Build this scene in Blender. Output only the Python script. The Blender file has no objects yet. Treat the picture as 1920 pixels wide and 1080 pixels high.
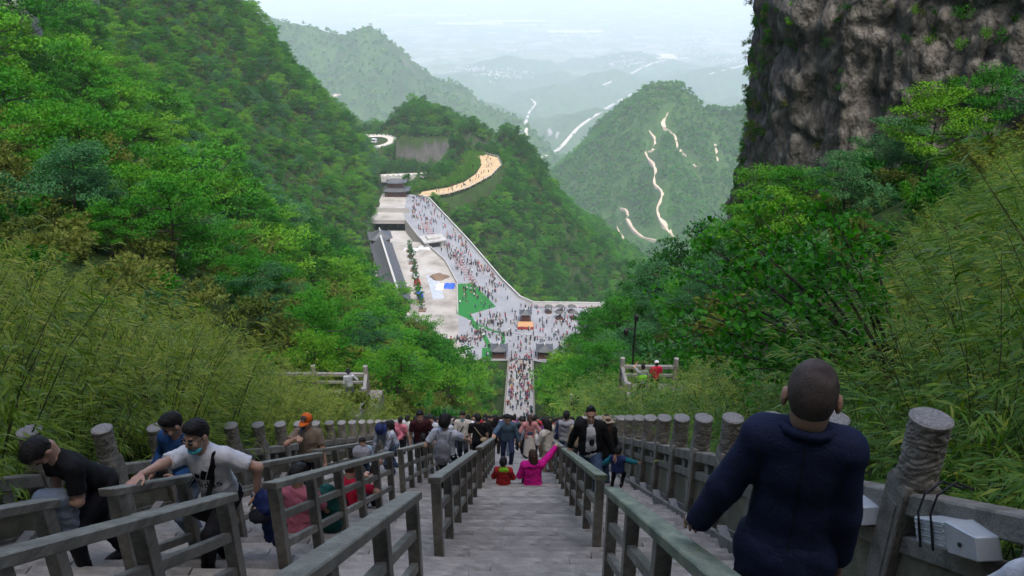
import bpy, bmesh, math, random
import numpy as np
from mathutils import Vector, Matrix
from mathutils.bvhtree import BVHTree
R_ = math.radians
random.seed(7); RNG = np.random.default_rng(7)
sc = bpy.context.scene
COL = sc.collection
# ---------------------------------------------------------------- camera, world, sun, exposure
cam_d = bpy.data.cameras.new('camera'); cam = bpy.data.objects.new('camera', cam_d); COL.objects.link(cam)
cam_d.sensor_width = 36.0; cam_d.lens = 36.0 * 1466 / 1920; cam_d.clip_start = 0.05; cam_d.clip_end = 90000
cam.location = (0, 0, 0); cam.rotation_euler = (R_(90 - 23.6), 0, R_(0.93)); sc.camera = cam
SUN_EL, SUN_AZ = 60.0, 168.0            # azimuth measured from +Y (down the stairs) towards +X
world = bpy.data.worlds.new('World'); sc.world = world; world.use_nodes = True
wn = world.node_tree.nodes; wl = world.node_tree.links; wn.clear()
sky = wn.new('ShaderNodeTexSky'); sky.sky_type = 'NISHITA'; sky.sun_disc = False
sky.sun_elevation = R_(SUN_EL); sky.sun_rotation = R_(SUN_AZ); sky.air_density = 0.7; sky.dust_density = 7.0; sky.altitude = 1000
bg = wn.new('ShaderNodeBackground'); bg.inputs['Strength'].default_value = 0.15
wo = wn.new('ShaderNodeOutputWorld'); wl.new(sky.outputs[0], bg.inputs[0]); wl.new(bg.outputs[0], wo.inputs[0])
sun_d = bpy.data.lights.new('sun', 'SUN'); sun_d.energy = 0.95; sun_d.angle = R_(14); sun_d.color = (1, 0.96, 0.9)
sun = bpy.data.objects.new('sun', sun_d); COL.objects.link(sun)
_sd = Vector((math.sin(R_(SUN_AZ)) * math.cos(R_(SUN_EL)), math.cos(R_(SUN_AZ)) * math.cos(R_(SUN_EL)), math.sin(R_(SUN_EL))))
sun.rotation_euler = _sd.to_track_quat('Z', 'Y').to_euler()
vs = sc.view_settings; vs.view_transform = 'Standard'; vs.look = 'None'; vs.gamma = 1; vs.use_curve_mapping = False
vs.exposure = 1.68
sc.cycles.max_bounces = 6; sc.cycles.diffuse_bounces = 3; sc.cycles.glossy_bounces = 2; sc.cycles.transmission_bounces = 3
sc.cycles.transparent_max_bounces = 4; sc.cycles.volume_bounces = 1; sc.cycles.caustics_reflective = False; sc.cycles.caustics_refractive = False

# ---------------------------------------------------------------- helpers
def tag(o, label=None, cat=None, group=None, kind=None):
    if label: o['label'] = label
    if cat: o['category'] = cat
    if group: o['group'] = group
    if kind: o['kind'] = kind
    return o
def empty(name, loc=(0, 0, 0), rz=0.0):
    o = bpy.data.objects.new(name, None); COL.objects.link(o); o.location = loc; o.rotation_euler = (0, 0, rz)
    o.empty_display_size = 0.2; return o
def link(name, me, parent=None, loc=None, rot=None, scale=None):
    o = bpy.data.objects.new(name, me); COL.objects.link(o)
    if parent is not None: o.parent = parent
    if loc is not None: o.location = loc
    if rot is not None: o.rotation_euler = rot
    if scale is not None: o.scale = scale
    return o
def arr_mesh(name, V, Fq, mats=(), midx=None, smooth=False, attr=None):
    """mesh from numpy vertices and an (n,3) or (n,4) face array"""
    V = np.asarray(V, np.float32); Fq = np.asarray(Fq, np.int32); n, k = Fq.shape
    me = bpy.data.meshes.new(name); me.vertices.add(len(V)); me.vertices.foreach_set('co', V.ravel())
    me.loops.add(n * k); me.loops.foreach_set('vertex_index', Fq.ravel())
    me.polygons.add(n); me.polygons.foreach_set('loop_start', np.arange(0, n * k, k, dtype=np.int32))
    for m in mats: me.materials.append(m)
    if midx is not None: me.polygons.foreach_set('material_index', np.asarray(midx, np.int32))
    if smooth: me.polygons.foreach_set('use_smooth', np.ones(n, bool))
    if attr is not None:
        a = me.attributes.new('tone', 'FLOAT', 'POINT'); a.data.foreach_set('value', np.asarray(attr, np.float32))
    me.update(); me.validate(); return me
class MB:
    """collects boxes, tubes and prisms into one mesh"""
    def __init__(s): s.v = []; s.f = []; s.m = []; s.mi = 0
    def raw(s, V, Fs, M=None):
        b = len(s.v)
        for p in V: s.v.append(tuple(M @ Vector(p)) if M is not None else tuple(p))
        for fc in Fs: s.f.append([b + i for i in fc]); s.m.append(s.mi)
        return s
    def box(s, x0, x1, y0, y1, z0, z1, M=None):
        return s.raw([(x0, y0, z0), (x1, y0, z0), (x1, y1, z0), (x0, y1, z0), (x0, y0, z1), (x1, y0, z1), (x1, y1, z1), (x0, y1, z1)],
                     [(3, 2, 1, 0), (4, 5, 6, 7), (0, 1, 5, 4), (1, 2, 6, 5), (2, 3, 7, 6), (3, 0, 4, 7)], M)
    def cbox(s, c, d, M=None):
        return s.box(c[0] - d[0] / 2, c[0] + d[0] / 2, c[1] - d[1] / 2, c[1] + d[1] / 2, c[2] - d[2] / 2, c[2] + d[2] / 2, M)
    def sheared(s, x0, x1, y0, y1, zt, zb, slope):
        """a bar that follows the stair slope: top zt and bottom zb above the nosing line at y"""
        q = lambda y, h: SL(y) + h
        return s.raw([(x0, y0, q(y0, zb)), (x1, y0, q(y0, zb)), (x1, y1, q(y1, zb)), (x0, y1, q(y1, zb)),
                      (x0, y0, q(y0, zt)), (x1, y0, q(y0, zt)), (x1, y1, q(y1, zt)), (x0, y1, q(y1, zt))],
                     [(3, 2, 1, 0), (4, 5, 6, 7), (0, 1, 5, 4), (1, 2, 6, 5), (2, 3, 7, 6), (3, 0, 4, 7)])
    def lathe(s, prof, n=16, M=None, cap=True):
        V = []; Fs = []
        for r, z in prof:
            for i in range(n): a = 2 * math.pi * i / n; V.append((r * math.cos(a), r * math.sin(a), z))
        for j in range(len(prof) - 1):
            for i in range(n): k = (i + 1) % n; Fs.append((j * n + i, j * n + k, (j + 1) * n + k, (j + 1) * n + i))
        if cap: Fs.append(tuple(range(n - 1, -1, -1))); Fs.append(tuple((len(prof) - 1) * n + i for i in range(n)))
        return s.raw(V, Fs, M)
    def tube(s, pts, rad, n=6):
        pts = [Vector(p) for p in pts]; rs = rad if hasattr(rad, '__len__') else [rad] * len(pts)
        V = []; Fs = []; up = Vector((0.13, 0.21, 1)).normalized()
        for i, p in enumerate(pts):
            t = (pts[min(i + 1, len(pts) - 1)] - pts[max(i - 1, 0)]).normalized()
            a = t.cross(up); a = a.normalized() if a.length > 1e-4 else Vector((1, 0, 0)); b = t.cross(a)
            for k in range(n): an = 2 * math.pi * k / n; V.append(p + (a * math.cos(an) + b * math.sin(an)) * rs[i])
        for j in range(len(pts) - 1):
            for i in range(n): k = (i + 1) % n; Fs.append((j * n + i, j * n + k, (j + 1) * n + k, (j + 1) * n + i))
        Fs.append(tuple(range(n - 1, -1, -1))); Fs.append(tuple((len(pts) - 1) * n + i for i in range(n)))
        return s.raw(V, Fs)
    def mesh(s, name, mats, bevel=0.0, smooth=False):
        me = bpy.data.meshes.new(name); me.from_pydata([tuple(p) for p in s.v], [], s.f)
        for m in (mats if isinstance(mats, (list, tuple)) else [mats]): me.materials.append(m)
        me.polygons.foreach_set('material_index', s.m)
        if bevel or smooth:
            bm = bmesh.new(); bm.from_mesh(me)
            bmesh.ops.recalc_face_normals(bm, faces=bm.faces)
            if bevel: bmesh.ops.bevel(bm, geom=[e for e in bm.edges if e.is_manifold and e.calc_face_angle(0) > 0.5], offset=bevel, segments=1, affect='EDGES')
            if smooth:
                for fc in bm.faces: fc.smooth = True
            bm.to_mesh(me); bm.free()
        else:
            bm = bmesh.new(); bm.from_mesh(me); bmesh.ops.recalc_face_normals(bm, faces=bm.faces); bm.to_mesh(me); bm.free()
        me.update(); return me
    def build(s, name, mats, parent=None, loc=None, bevel=0.0, smooth=False, rot=None):
        return link(name, s.mesh(name, mats, bevel, smooth), parent, loc, rot)
def copy_tree(o, parent=None):
    c = o.copy(); COL.objects.link(c)
    if parent is not None: c.parent = parent
    for ch in o.children: copy_tree(ch, c)
    return c

# ---------------------------------------------------------------- materials
def nt(name):
    m = bpy.data.materials.new(name); m.use_nodes = True; n = m.node_tree.nodes; n.clear()
    return m, n, m.node_tree.links
def ramp(n, stops):
    r = n.new('ShaderNodeValToRGB'); e = r.color_ramp.elements
    while len(e) < len(stops): e.new(0.5)
    for k, (p, c) in enumerate(stops): e[k].position = p; e[k].color = (*c, 1)
    return r
def surf(name, c1, c2=None, scale=6.0, rough=0.75, bump=0.0, bscale=None, rnd=0.0, spec=0.3, detail=5, stretch=(1, 1, 1), metallic=0.0, c3=None, bdist=0.03):
    m, n, l = nt(name); c2 = c2 or tuple(v * 0.75 for v in c1)
    tc = n.new('ShaderNodeTexCoord'); mp = n.new('ShaderNodeMapping'); mp.inputs['Scale'].default_value = stretch; l.new(tc.outputs['Object'], mp.inputs[0])
    no = n.new('ShaderNodeTexNoise'); no.inputs['Scale'].default_value = scale; no.inputs['Detail'].default_value = detail; no.inputs['Roughness'].default_value = 0.62
    l.new(mp.outputs[0], no.inputs['Vector'])
    st = [(0.3, c2), (0.68, c1)] if c3 is None else [(0.28, c2), (0.52, c1), (0.72, c3)]
    r = ramp(n, st); l.new(no.outputs['Fac'], r.inputs[0]); col = r.outputs[0]
    if rnd:
        oi = n.new('ShaderNodeObjectInfo'); mr = n.new('ShaderNodeMapRange'); mr.inputs[3].default_value = 1 - rnd; mr.inputs[4].default_value = 1 + rnd
        l.new(oi.outputs['Random'], mr.inputs[0]); hs = n.new('ShaderNodeHueSaturation'); l.new(mr.outputs[0], hs.inputs['Value']); l.new(col, hs.inputs['Color']); col = hs.outputs[0]
    b = n.new('ShaderNodeBsdfPrincipled'); b.inputs['Roughness'].default_value = rough; b.inputs['Specular IOR Level'].default_value = spec; b.inputs['Metallic'].default_value = metallic
    l.new(col, b.inputs['Base Color'])
    if bump:
        nb = n.new('ShaderNodeTexNoise'); nb.inputs['Scale'].default_value = bscale or scale * 4; nb.inputs['Detail'].default_value = 6; l.new(mp.outputs[0], nb.inputs['Vector'])
        bp = n.new('ShaderNodeBump'); bp.inputs['Strength'].default_value = bump; bp.inputs['Distance'].default_value = bdist; l.new(nb.outputs['Fac'], bp.inputs['Height']); l.new(bp.outputs[0], b.inputs['Normal'])
    o = n.new('ShaderNodeOutputMaterial'); l.new(b.outputs[0], o.inputs[0]); return m
def leafm(name, cols, transl=0.35, rough=0.65, spec=0.08):
    """leaf material: colour varies from plant to plant and from leaf to leaf"""
    m, n, l = nt(name)
    oi = n.new('ShaderNodeObjectInfo'); at = n.new('ShaderNodeAttribute'); at.attribute_name = 'tone'
    a1 = n.new('ShaderNodeMath'); a1.operation = 'MULTIPLY_ADD'; a1.inputs[1].default_value = 0.5
    a2 = n.new('ShaderNodeMath'); a2.operation = 'MULTIPLY'; a2.inputs[1].default_value = 0.5
    l.new(at.outputs['Fac'], a2.inputs[0]); l.new(oi.outputs['Random'], a1.inputs[0]); l.new(a2.outputs[0], a1.inputs[2])
    r = ramp(n, [(i / (len(cols) - 1), c) for i, c in enumerate(cols)]); l.new(a1.outputs[0], r.inputs[0])
    d = n.new('ShaderNodeBsdfPrincipled'); d.inputs['Roughness'].default_value = rough; d.inputs['Specular IOR Level'].default_value = spec; l.new(r.outputs[0], d.inputs['Base Color'])
    t = n.new('ShaderNodeBsdfTranslucent'); hs = n.new('ShaderNodeHueSaturation'); hs.inputs['Saturation'].default_value = 1.15; hs.inputs['Value'].default_value = 1.3
    l.new(r.outputs[0], hs.inputs['Color']); l.new(hs.outputs[0], t.inputs[0])
    mx = n.new('ShaderNodeMixShader'); mx.inputs[0].default_value = transl; l.new(d.outputs[0], mx.inputs[1]); l.new(t.outputs[0], mx.inputs[2])
    o = n.new('ShaderNodeOutputMaterial'); l.new(mx.outputs[0], o.inputs[0]); return m
def terrain_mat(name, g1, g2, rock1, rock2, scale, s0=0.35, s1=0.6, soil=(0.045, 0.04, 0.02), patch=0.25, fields=False):
    m, n, l = nt(name)
    ge = n.new('ShaderNodeNewGeometry'); sp = n.new('ShaderNodeSeparateXYZ'); l.new(ge.outputs['Normal'], sp.inputs[0])
    tc = n.new('ShaderNodeTexCoord')
    n1 = n.new('ShaderNodeTexNoise'); n1.inputs['Scale'].default_value = scale; n1.inputs['Detail'].default_value = 8; n1.inputs['Roughness'].default_value = 0.7; l.new(tc.outputs['Object'], n1.inputs['Vector'])
    gr = ramp(n, [(0.32, soil), (0.45, g1), (0.62, g2)]); l.new(n1.outputs['Fac'], gr.inputs[0])
    mp = n.new('ShaderNodeMapping'); mp.inputs['Scale'].default_value = (1, 1, 0.22); l.new(tc.outputs['Object'], mp.inputs[0])
    n2 = n.new('ShaderNodeTexNoise'); n2.inputs['Scale'].default_value = scale * 1.7; n2.inputs['Detail'].default_value = 9; n2.inputs['Roughness'].default_value = 0.7; l.new(mp.outputs[0], n2.inputs['Vector'])
    rr = ramp(n, [(0.35, rock2), (0.65, rock1)]); l.new(n2.outputs['Fac'], rr.inputs[0])
    add = n.new('ShaderNodeMath'); add.operation = 'MULTIPLY_ADD'; add.inputs[1].default_value = patch; l.new(n1.outputs['Fac'], add.inputs[0]); l.new(sp.outputs['Z'], add.inputs[2])
    mr = n.new('ShaderNodeMapRange'); mr.inputs[1].default_value = s0 + patch * 0.5; mr.inputs[2].default_value = s1 + patch * 0.5; l.new(add.outputs[0], mr.inputs[0])
    mx = n.new('ShaderNodeMixRGB'); l.new(mr.outputs[0], mx.inputs[0]); l.new(rr.outputs[0], mx.inputs[1]); l.new(gr.outputs[0], mx.inputs[2])
    if fields:                               # farmed plain: a patchwork of pale and green fields on the low ground
        vo = n.new('ShaderNodeTexVoronoi'); vo.inputs['Scale'].default_value = 0.005; l.new(tc.outputs['Object'], vo.inputs['Vector']); sx = n.new('ShaderNodeSeparateXYZ'); l.new(vo.outputs['Color'], sx.inputs[0])
        fr = ramp(n, [(.0, (.05, .1, .03)), (.35, (.1, .15, .05)), (.6, (.12, .16, .06)), (.8, (.17, .18, .1)), (.95, (.27, .27, .22))]); l.new(sx.outputs['X'], fr.inputs[0])
        ps = n.new('ShaderNodeSeparateXYZ'); l.new(ge.outputs['Position'], ps.inputs[0]); mz = n.new('ShaderNodeMapRange'); mz.inputs[1].default_value = -955; mz.inputs[2].default_value = -992; l.new(ps.outputs['Z'], mz.inputs[0])
        m2 = n.new('ShaderNodeMixRGB'); l.new(mz.outputs[0], m2.inputs[0]); l.new(mx.outputs[0], m2.inputs[1]); l.new(fr.outputs[0], m2.inputs[2]); mx = m2
    b = n.new('ShaderNodeBsdfPrincipled'); b.inputs['Roughness'].default_value = 0.95; b.inputs['Specular IOR Level'].default_value = 0.1; l.new(mx.outputs[0], b.inputs['Base Color'])
    bp = n.new('ShaderNodeBump'); bp.inputs['Strength'].default_value = 0.8; bp.inputs['Distance'].default_value = 0.25 / scale; l.new(n2.outputs['Fac'], bp.inputs['Height']); l.new(bp.outputs[0], b.inputs['Normal'])
    o = n.new('ShaderNodeOutputMaterial'); l.new(b.outputs[0], o.inputs[0]); return m
def mono(name, c, rough=0.7, spec=0.3, v=0.82, scale=9): return surf(name, c, tuple(x * v for x in c), scale, rough, 0, spec=spec)

# ---------------------------------------------------------------- noise
def _hash(ix, iy, s):
    h = (ix.astype(np.int64) * 374761393 + iy.astype(np.int64) * 668265263 + s * 1442695041) & 0xffffffff
    h = ((h ^ (h >> 13)) * 1274126177) & 0xffffffff
    return ((h ^ (h >> 16)) & 0xffff) / 65535.0
def vnoise(x, y, s=0):
    x = np.asarray(x, float); y = np.asarray(y, float); ix = np.floor(x); iy = np.floor(y); fx = x - ix; fy = y - iy
    fx = fx * fx * fx * (fx * (fx * 6 - 15) + 10); fy = fy * fy * fy * (fy * (fy * 6 - 15) + 10)
    a = _hash(ix, iy, s); b = _hash(ix + 1, iy, s); c = _hash(ix, iy + 1, s); d = _hash(ix + 1, iy + 1, s)
    return (a + (b - a) * fx) * (1 - fy) + (c + (d - c) * fx) * fy
def fbm(x, y, s=0, o=4, g=0.5):
    t = 0; a = 1; n = 0
    for i in range(o): t = t + a * (vnoise(x * 2 ** i + 17.3 * i, y * 2 ** i - 9.1 * i, s + i) - 0.5); n += a; a *= g
    return t / n * 2
# ---------------------------------------------------------------- the ground as height functions
SLOPE = math.tan(R_(33)); EYE = 1.5; PLZ = -113.0
def SL(y):                                  # nosing line of the stairs
    return float(np.interp(y, [-40, 155, 205, 400], [-EYE + 40 * SLOPE, -EYE - 155 * SLOPE, PLZ, PLZ]))
def zs(y): return np.interp(y, [-40, 155, 205, 900], [-EYE + 40 * SLOPE, -EYE - 155 * SLOPE, PLZ, PLZ])
def seg_d(x, y, P):
    """distance to a polyline with heights: returns (distance, height of nearest point, signed side)"""
    best = np.full(np.shape(x), 1e9); zz = np.zeros(np.shape(x)); sd = np.zeros(np.shape(x))
    for (x0, y0, z0), (x1, y1, z1) in zip(P[:-1], P[1:]):
        dx, dy = x1 - x0, y1 - y0; L2 = dx * dx + dy * dy
        t = np.clip(((x - x0) * dx + (y - y0) * dy) / L2, 0, 1)
        d = np.hypot(x - x0 - t * dx, y - y0 - t * dy); m = d < best
        best = np.where(m, d, best); zz = np.where(m, z0 + t * (z1 - z0), zz); sd = np.where(m, np.sign((x - x0) * dy - (y - y0) * dx), sd)
    return best, zz, sd
PARAPET = [(-56, 374), (-50.5, 370), (-46, 364.8), (-22.7, 305.5), (-8.3, 265.9), (-1.2, 249.3), (3.4, 244.5), (36, 244.1), (70, 244.1)]
ROAD2 = [(-100, 506, -140), (-88.5, 508, -140), (-66, 512, -140), (-52, 516, -140), (-43, 522, -140), (-37, 534, -140), (-40, 552, -140)]
def h_near(x, y):
    x = np.asarray(x, float); y = np.asarray(y, float); b = zs(y) - 0.35
    xl = np.interp(y, [-20, 0, 150, 170, 188, 203, 212, 235, 300, 330, 375, 430, 520], [-5.35, -5.35, -6, -10, -20, -28, -33, -48, -62, -66, -71, -80, -112])
    xr = np.interp(y, [-20, 0, 150, 196, 212, 225, 244, 300], [2.62, 2.62, 4.6, 7, 14, 23, 36, 60])
    kl = np.interp(y, [0, 25, 60, 120, 220, 400, 520], [.42, .5, .75, .92, 1.15, 1.35, 1.2])
    kr = np.interp(y, [-10, 10, 30, 60, 120, 200, 240], [.25, .45, .85, 1.1, 1.25, 1.05, .9])
    nz = fbm(x / 38, y / 38, 3, 4); ng = fbm(x / 16, y / 60, 8, 3)
    sl = np.maximum(0, xl - x); sr = np.maximum(0, x - xr)
    env = np.clip(np.minimum(sl + sr, 60) / 25, 0, 1)
    cx = np.interp(y, [0, 62, 100, 150, 200, 244], [60, 21, 19, 21, 28, 40]); cz = np.interp(y, [0, 40, 62, 100, 150, 200, 244], [90, 10, -21, -45, -74, -101, -113])
    up = kr * sr; up = np.minimum(up, np.maximum(cz - b, 0) - np.maximum(0, x - cx) * 0.9)
    h = b + kl * sl + up + env * (7 * nz + 4 * ng)
    h = h - np.maximum(0, y - 430) * np.maximum(np.clip(sl / 40, 0, 1), np.clip((y - 500) / 50, 0, 1)) * 0.9
    # beyond the parapet the ground falls away into the gorge
    d, _, sd = seg_d(x, y, [(a, c, 0) for a, c in PARAPET])
    out = (((sd < 0) & (y > 244)) | ((y > 374) & (x > -66)))
    out = out & (sl < 1)
    gorge = -113 - 3.2 * d + 4 * nz
    h = np.where(out, np.maximum(gorge, -330 - 0.2 * (y - 300) + 20 * nz), h)
    # spur behind the plaza
    def ridge(P, k, w=0.0, amp=5.0, s=11):
        dd, z0, _ = seg_d(x, y, P); return z0 - k * np.maximum(0, dd - w) + amp * fbm(x / 26, y / 26, s, 4) * np.clip(dd / 8, .15, 1)
    h2 = ridge([(-54, 380, -113.6), (-38, 396, -113.6), (-25, 424, -113.6), (-23, 446, -113.6)], 1.5, 13.5, .5)
    h2 = np.maximum(h2, ridge([(-35, 489, -106), (-31, 487, -101.5), (-27, 488, -106)], 2.0, 4, 3))
    h2 = np.maximum(h2, ridge([(-13, 487, -111), (-8, 482, -106), (6, 462, -121)], 1.6, 4, 3))
    h2 = np.maximum(h2, ridge([(4, 450, -122), (15, 432, -131), (25, 424, -142), (42, 412, -170), (60, 402, -196), (90, 392, -240)], 1.15, 2, 7))
    h2 = np.maximum(h2, ridge([(12, 434, -132), (8, 405, -150), (14, 380, -172)], 1.0, 2, 6))
    h2 = np.maximum(h2, ridge([(44, 412, -172), (40, 385, -190), (40, 360, -215)], 1.0, 2, 6))
    # knob with a rock foot, road bench round it
    dk = np.hypot((x + 78) / 1.15, y - 562); kz = -103.5 - 0.68 * np.maximum(0, dk - 5) + 4 * fbm(x / 20, y / 20, 21, 4)
    kz = np.where(dk > 31, np.maximum(kz - 5.0 * (dk - 31), -141 - 0.9 * np.maximum(0, dk - 50)), kz)
    h2 = np.maximum(h2, kz)
    h2 = np.maximum(h2, ridge([(-160, 606, -118), (-120, 600, -130), (-95, 590, -130)], 1.1, 4))
    h2 = np.maximum(h2, ridge([(-50, 505, -150), (-80, 520, -147), (-106, 536, -136)], 1.3, 10, 2))
    inside = (~out) & (y < 374)
    h = np.where(inside, h, np.maximum(h, h2))
    # benches cut for the roads beyond the plaza
    dl = np.hypot(x + 108, (y - 555) * .8); h = np.where(dl < 18, -128.7, h); h = np.where((dl >= 18) & (dl < 26) & (y < 556) & (x > -112), np.minimum(h, -128.7 - (dl - 18) * 1.2), h); h = np.where((dl >= 18) & (dl < 30), np.minimum(h, -128.7 + (dl - 18) * 2.2), h)
    d2, z2, _ = seg_d(x, y, ROAD2); h = np.where(d2 < 5, np.minimum(h, z2 - .6), h)
    return h
def h_far(x, y):
    x = np.asarray(x, float); y = np.asarray(y, float)
    big = fbm(x / 700, y / 700, 31, 5); mid = fbm(x / 240, y / 240, 41, 5, .55); sm = fbm(x / 70, y / 70, 51, 4, .55)
    h = np.interp(y, [400, 800, 1500, 2300, 3000, 4500, 6500, 60000], [-340, -520, -640, -730, -800, -900, -1000, -1000])
    amp = np.interp(y, [600, 2500, 4000, 6000, 8000, 10000], [60, 90, 130, 120, 50, 8])
    h = h + amp * big + amp * .45 * mid
    def ridge(P, k, s, a1=1.0):
        wx = x + 30 * a1 * fbm(x / 150, y / 150, s, 3); wy = y + 30 * a1 * fbm(x / 150, y / 150, s + 5, 3)
        dd, z0, _ = seg_d(wx, wy, P); return z0 - k * dd * (1 + .25 * fbm(x / 200, y / 200, s + 9, 3)) + a1 * (16 * mid + 7 * sm) * np.clip(dd / 40, .25, 1)
    R = ridge([(60, 1520, -400), (150, 1400, -270), (205, 1320, -205), (236, 1310, -206), (275, 1295, -238), (320, 1275, -240), (370, 1255, -226), (430, 1245, -212), (560, 1240, -160)], .95, 61)
    R = np.maximum(R, ridge([(225, 1310, -215), (222, 1180, -285), (196, 1080, -345), (176, 960, -420), (170, 820, -500)], .85, 66, .7))
    R = np.maximum(R, ridge([(205, 1320, -215), (140, 1240, -310), (95, 1150, -400), (70, 1000, -480)], .85, 71, .7))
    R = np.maximum(R, ridge([(350, 1260, -265), (330, 1130, -330), (300, 1010, -410), (280, 900, -480)], .85, 76, .7))
    R = np.maximum(R, ridge([(-1500, 2700, -60), (-1100, 2600, -120), (-818, 2500, -185), (-720, 2480, -212), (-643, 2480, -222), (-560, 2480, -248), (-470, 2450, -215), (-400, 2430, -300), (-330, 2400, -372), (-224, 2330, -400), (-60, 2240, -440), (60, 2150, -520), (150, 2050, -610)], .8, 81, 1.5))
    R = np.maximum(R, ridge([(-470, 2450, -235), (-420, 2200, -400), (-330, 2000, -520), (-250, 1750, -640)], .75, 86, 1.5))
    R = np.maximum(R, ridge([(-800, 2500, -200), (-760, 2200, -380), (-640, 1950, -520)], .75, 88, 1.5))
    R = np.maximum(R, ridge([(700, 1900, -430), (1000, 2100, -380), (1500, 2300, -300)], .6, 89, 1.2))
    for cx, cy, z0, k, s in [(420, 2500, -560, .42, 91), (760, 3000, -600, .38, 92), (-200, 3900, -720, .33, 93), (330, 3700, -690, .34, 94), (900, 4300, -740, .3, 95), (-700, 4600, -740, .28, 96), (1500, 4200, -700, .28, 97), (200, 5200, -830, .3, 98), (-1300, 5600, -800, .25, 99), (600, 5600, -800, .3, 191), (-450, 5900, -830, .28, 192), (1400, 5800, -790, .26, 193), (-100, 6900, -860, .25, 194), (950, 7200, -850, .22, 195), (2100, 6600, -820, .24, 196)]:
        dd = np.hypot(x - cx, (y - cy) * .8); R = np.maximum(R, z0 - k * dd + 45 * mid + 14 * sm)
    return np.maximum(h, R)
def grid_mesh(name, xs, ys, fn, mat):
    X, Y = np.meshgrid(xs, ys); Z = fn(X, Y); nx, ny = len(xs), len(ys)
    V = np.stack([X, Y, Z], -1).reshape(-1, 3); i = np.arange(nx * ny).reshape(ny, nx)
    Fq = np.stack([i[:-1, :-1], i[:-1, 1:], i[1:, 1:], i[1:, :-1]], -1).reshape(-1, 4)
    return arr_mesh(name, V, Fq, [mat], smooth=True)
def clear_plaza(x, y):                      # ground of the near slopes, dropped under stairs and plaza
    dd, _, _ = seg_d(x, y, [(a, c, 0) for a, c in PARAPET])
    xl = np.interp(y, [188, 203, 212, 235, 300, 330, 375], [-20, -28, -33, -48, -62, -66, -71])
    pit = (y > 292) & (y < 346) & (x > xl - 2) & (x < -36) & (dd > 5)
    return h_near(x, y) - 0.25 * ((y > 150) & (y < 374)) - 8.0 * pit - 0.5 * ((x > -5) & (x < 2.4) & (y < 205))
M_hill = terrain_mat('hillside_ground', (0.022, 0.045, 0.011), (0.035, 0.065, 0.016), (0.12, 0.117, 0.108), (0.045, 0.043, 0.04), 0.12, .3, .5)
M_far = terrain_mat('far_forest_ground', (0.026, 0.07, 0.014), (0.045, 0.105, 0.02), (0.3, 0.29, 0.26), (0.1, 0.1, 0.09), 0.02, .3, .48, (0.03, 0.06, 0.015), fields=True)
hill = link('hillside', grid_mesh('hillside', np.arange(-300, 150, 2.0), np.concatenate([np.arange(-30, 244, 2.0), np.arange(244.2, 660, 2.5)]), clear_plaza, M_hill)); tag(hill, kind='structure')
def ax(a, b, n, p): t = np.linspace(0, 1, n); return a + (b - a) * t ** p
ysf = np.concatenate([np.linspace(560, 2900, 190), np.linspace(2920, 8000, 150)[1:], np.linspace(8200, 60000, 30)])
xsf = np.concatenate([-np.linspace(1650, 30000, 26)[::-1], np.linspace(-1600, 1900, 290), np.linspace(1960, 30000, 26)])
def far_fn(x, y): return h_far(x, y)
terr = link('valley_terrain', grid_mesh('valley_terrain', xsf, ysf, far_fn, M_far)); tag(terr, kind='structure')
def haze_box(dens):
    m, n, l = nt('haze'); v = n.new('ShaderNodeVolumePrincipled'); v.inputs['Color'].default_value = (0.84, 0.945, 1.0, 1); v.inputs['Density'].default_value = dens; v.inputs['Anisotropy'].default_value = 0.0
    o = n.new('ShaderNodeOutputMaterial'); l.new(v.outputs[0], o.inputs['Volume'])
    b = MB().box(-32000, 32000, -400, 61000, -1150, 150).build('haze', m); tag(b, kind='stuff'); return b

# ---------------------------------------------------------------- stairs
M_step = surf('step_stone', (0.28, 0.258, 0.22), (0.135, 0.125, 0.105), 3.5, 0.7, 0.5, 30, rnd=0.26, spec=0.4, c3=(0.35, 0.33, 0.285))
M_stone = surf('balustrade_stone', (0.24, 0.225, 0.19), (0.1, 0.092, 0.073), 5, 0.85, 0.5, 45, rnd=0.12, c3=(0.26, 0.25, 0.22))
M_panel = surf('balustrade_panel_stone', (0.22, 0.205, 0.14), (0.09, 0.09, 0.06), 4, 0.9, 0.4, 40, rnd=0.12)
M_captop = surf('cap_top_stone', (0.36, 0.35, 0.33), (0.2, 0.19, 0.18), 40, 0.85, 0.4, 70)
M_paint = surf('grey_rail_paint', (0.19, 0.178, 0.148), (0.085, 0.08, 0.064), 7, 0.45, 0.3, 60, rnd=0.16, spec=0.45, stretch=(1.5, .35, 1.5), detail=9, c3=(0.31, 0.3, 0.255))
M_worn = surf('worn_rail_paint', (0.2, 0.23, 0.16), (0.05, 0.085, 0.06), 4.5, 0.6, 0.3, 40, spec=0.4, stretch=(2, .5, 1), c3=(0.36, 0.37, 0.24))
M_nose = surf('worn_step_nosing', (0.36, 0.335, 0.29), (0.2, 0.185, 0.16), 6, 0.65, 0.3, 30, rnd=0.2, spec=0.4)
M_grime = surf('step_back_dark', (0.12, 0.11, 0.09), (0.05, 0.047, 0.038), 9, 0.9, 0.3, 30, rnd=0.2)  # darker tone for the strip along the back of each tread
X0, X1 = -4.82, 2.2; RUN = 0.28
stairs = empty('staircase', (0, 5, SL(5))); tag(stairs, kind='structure')
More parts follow.
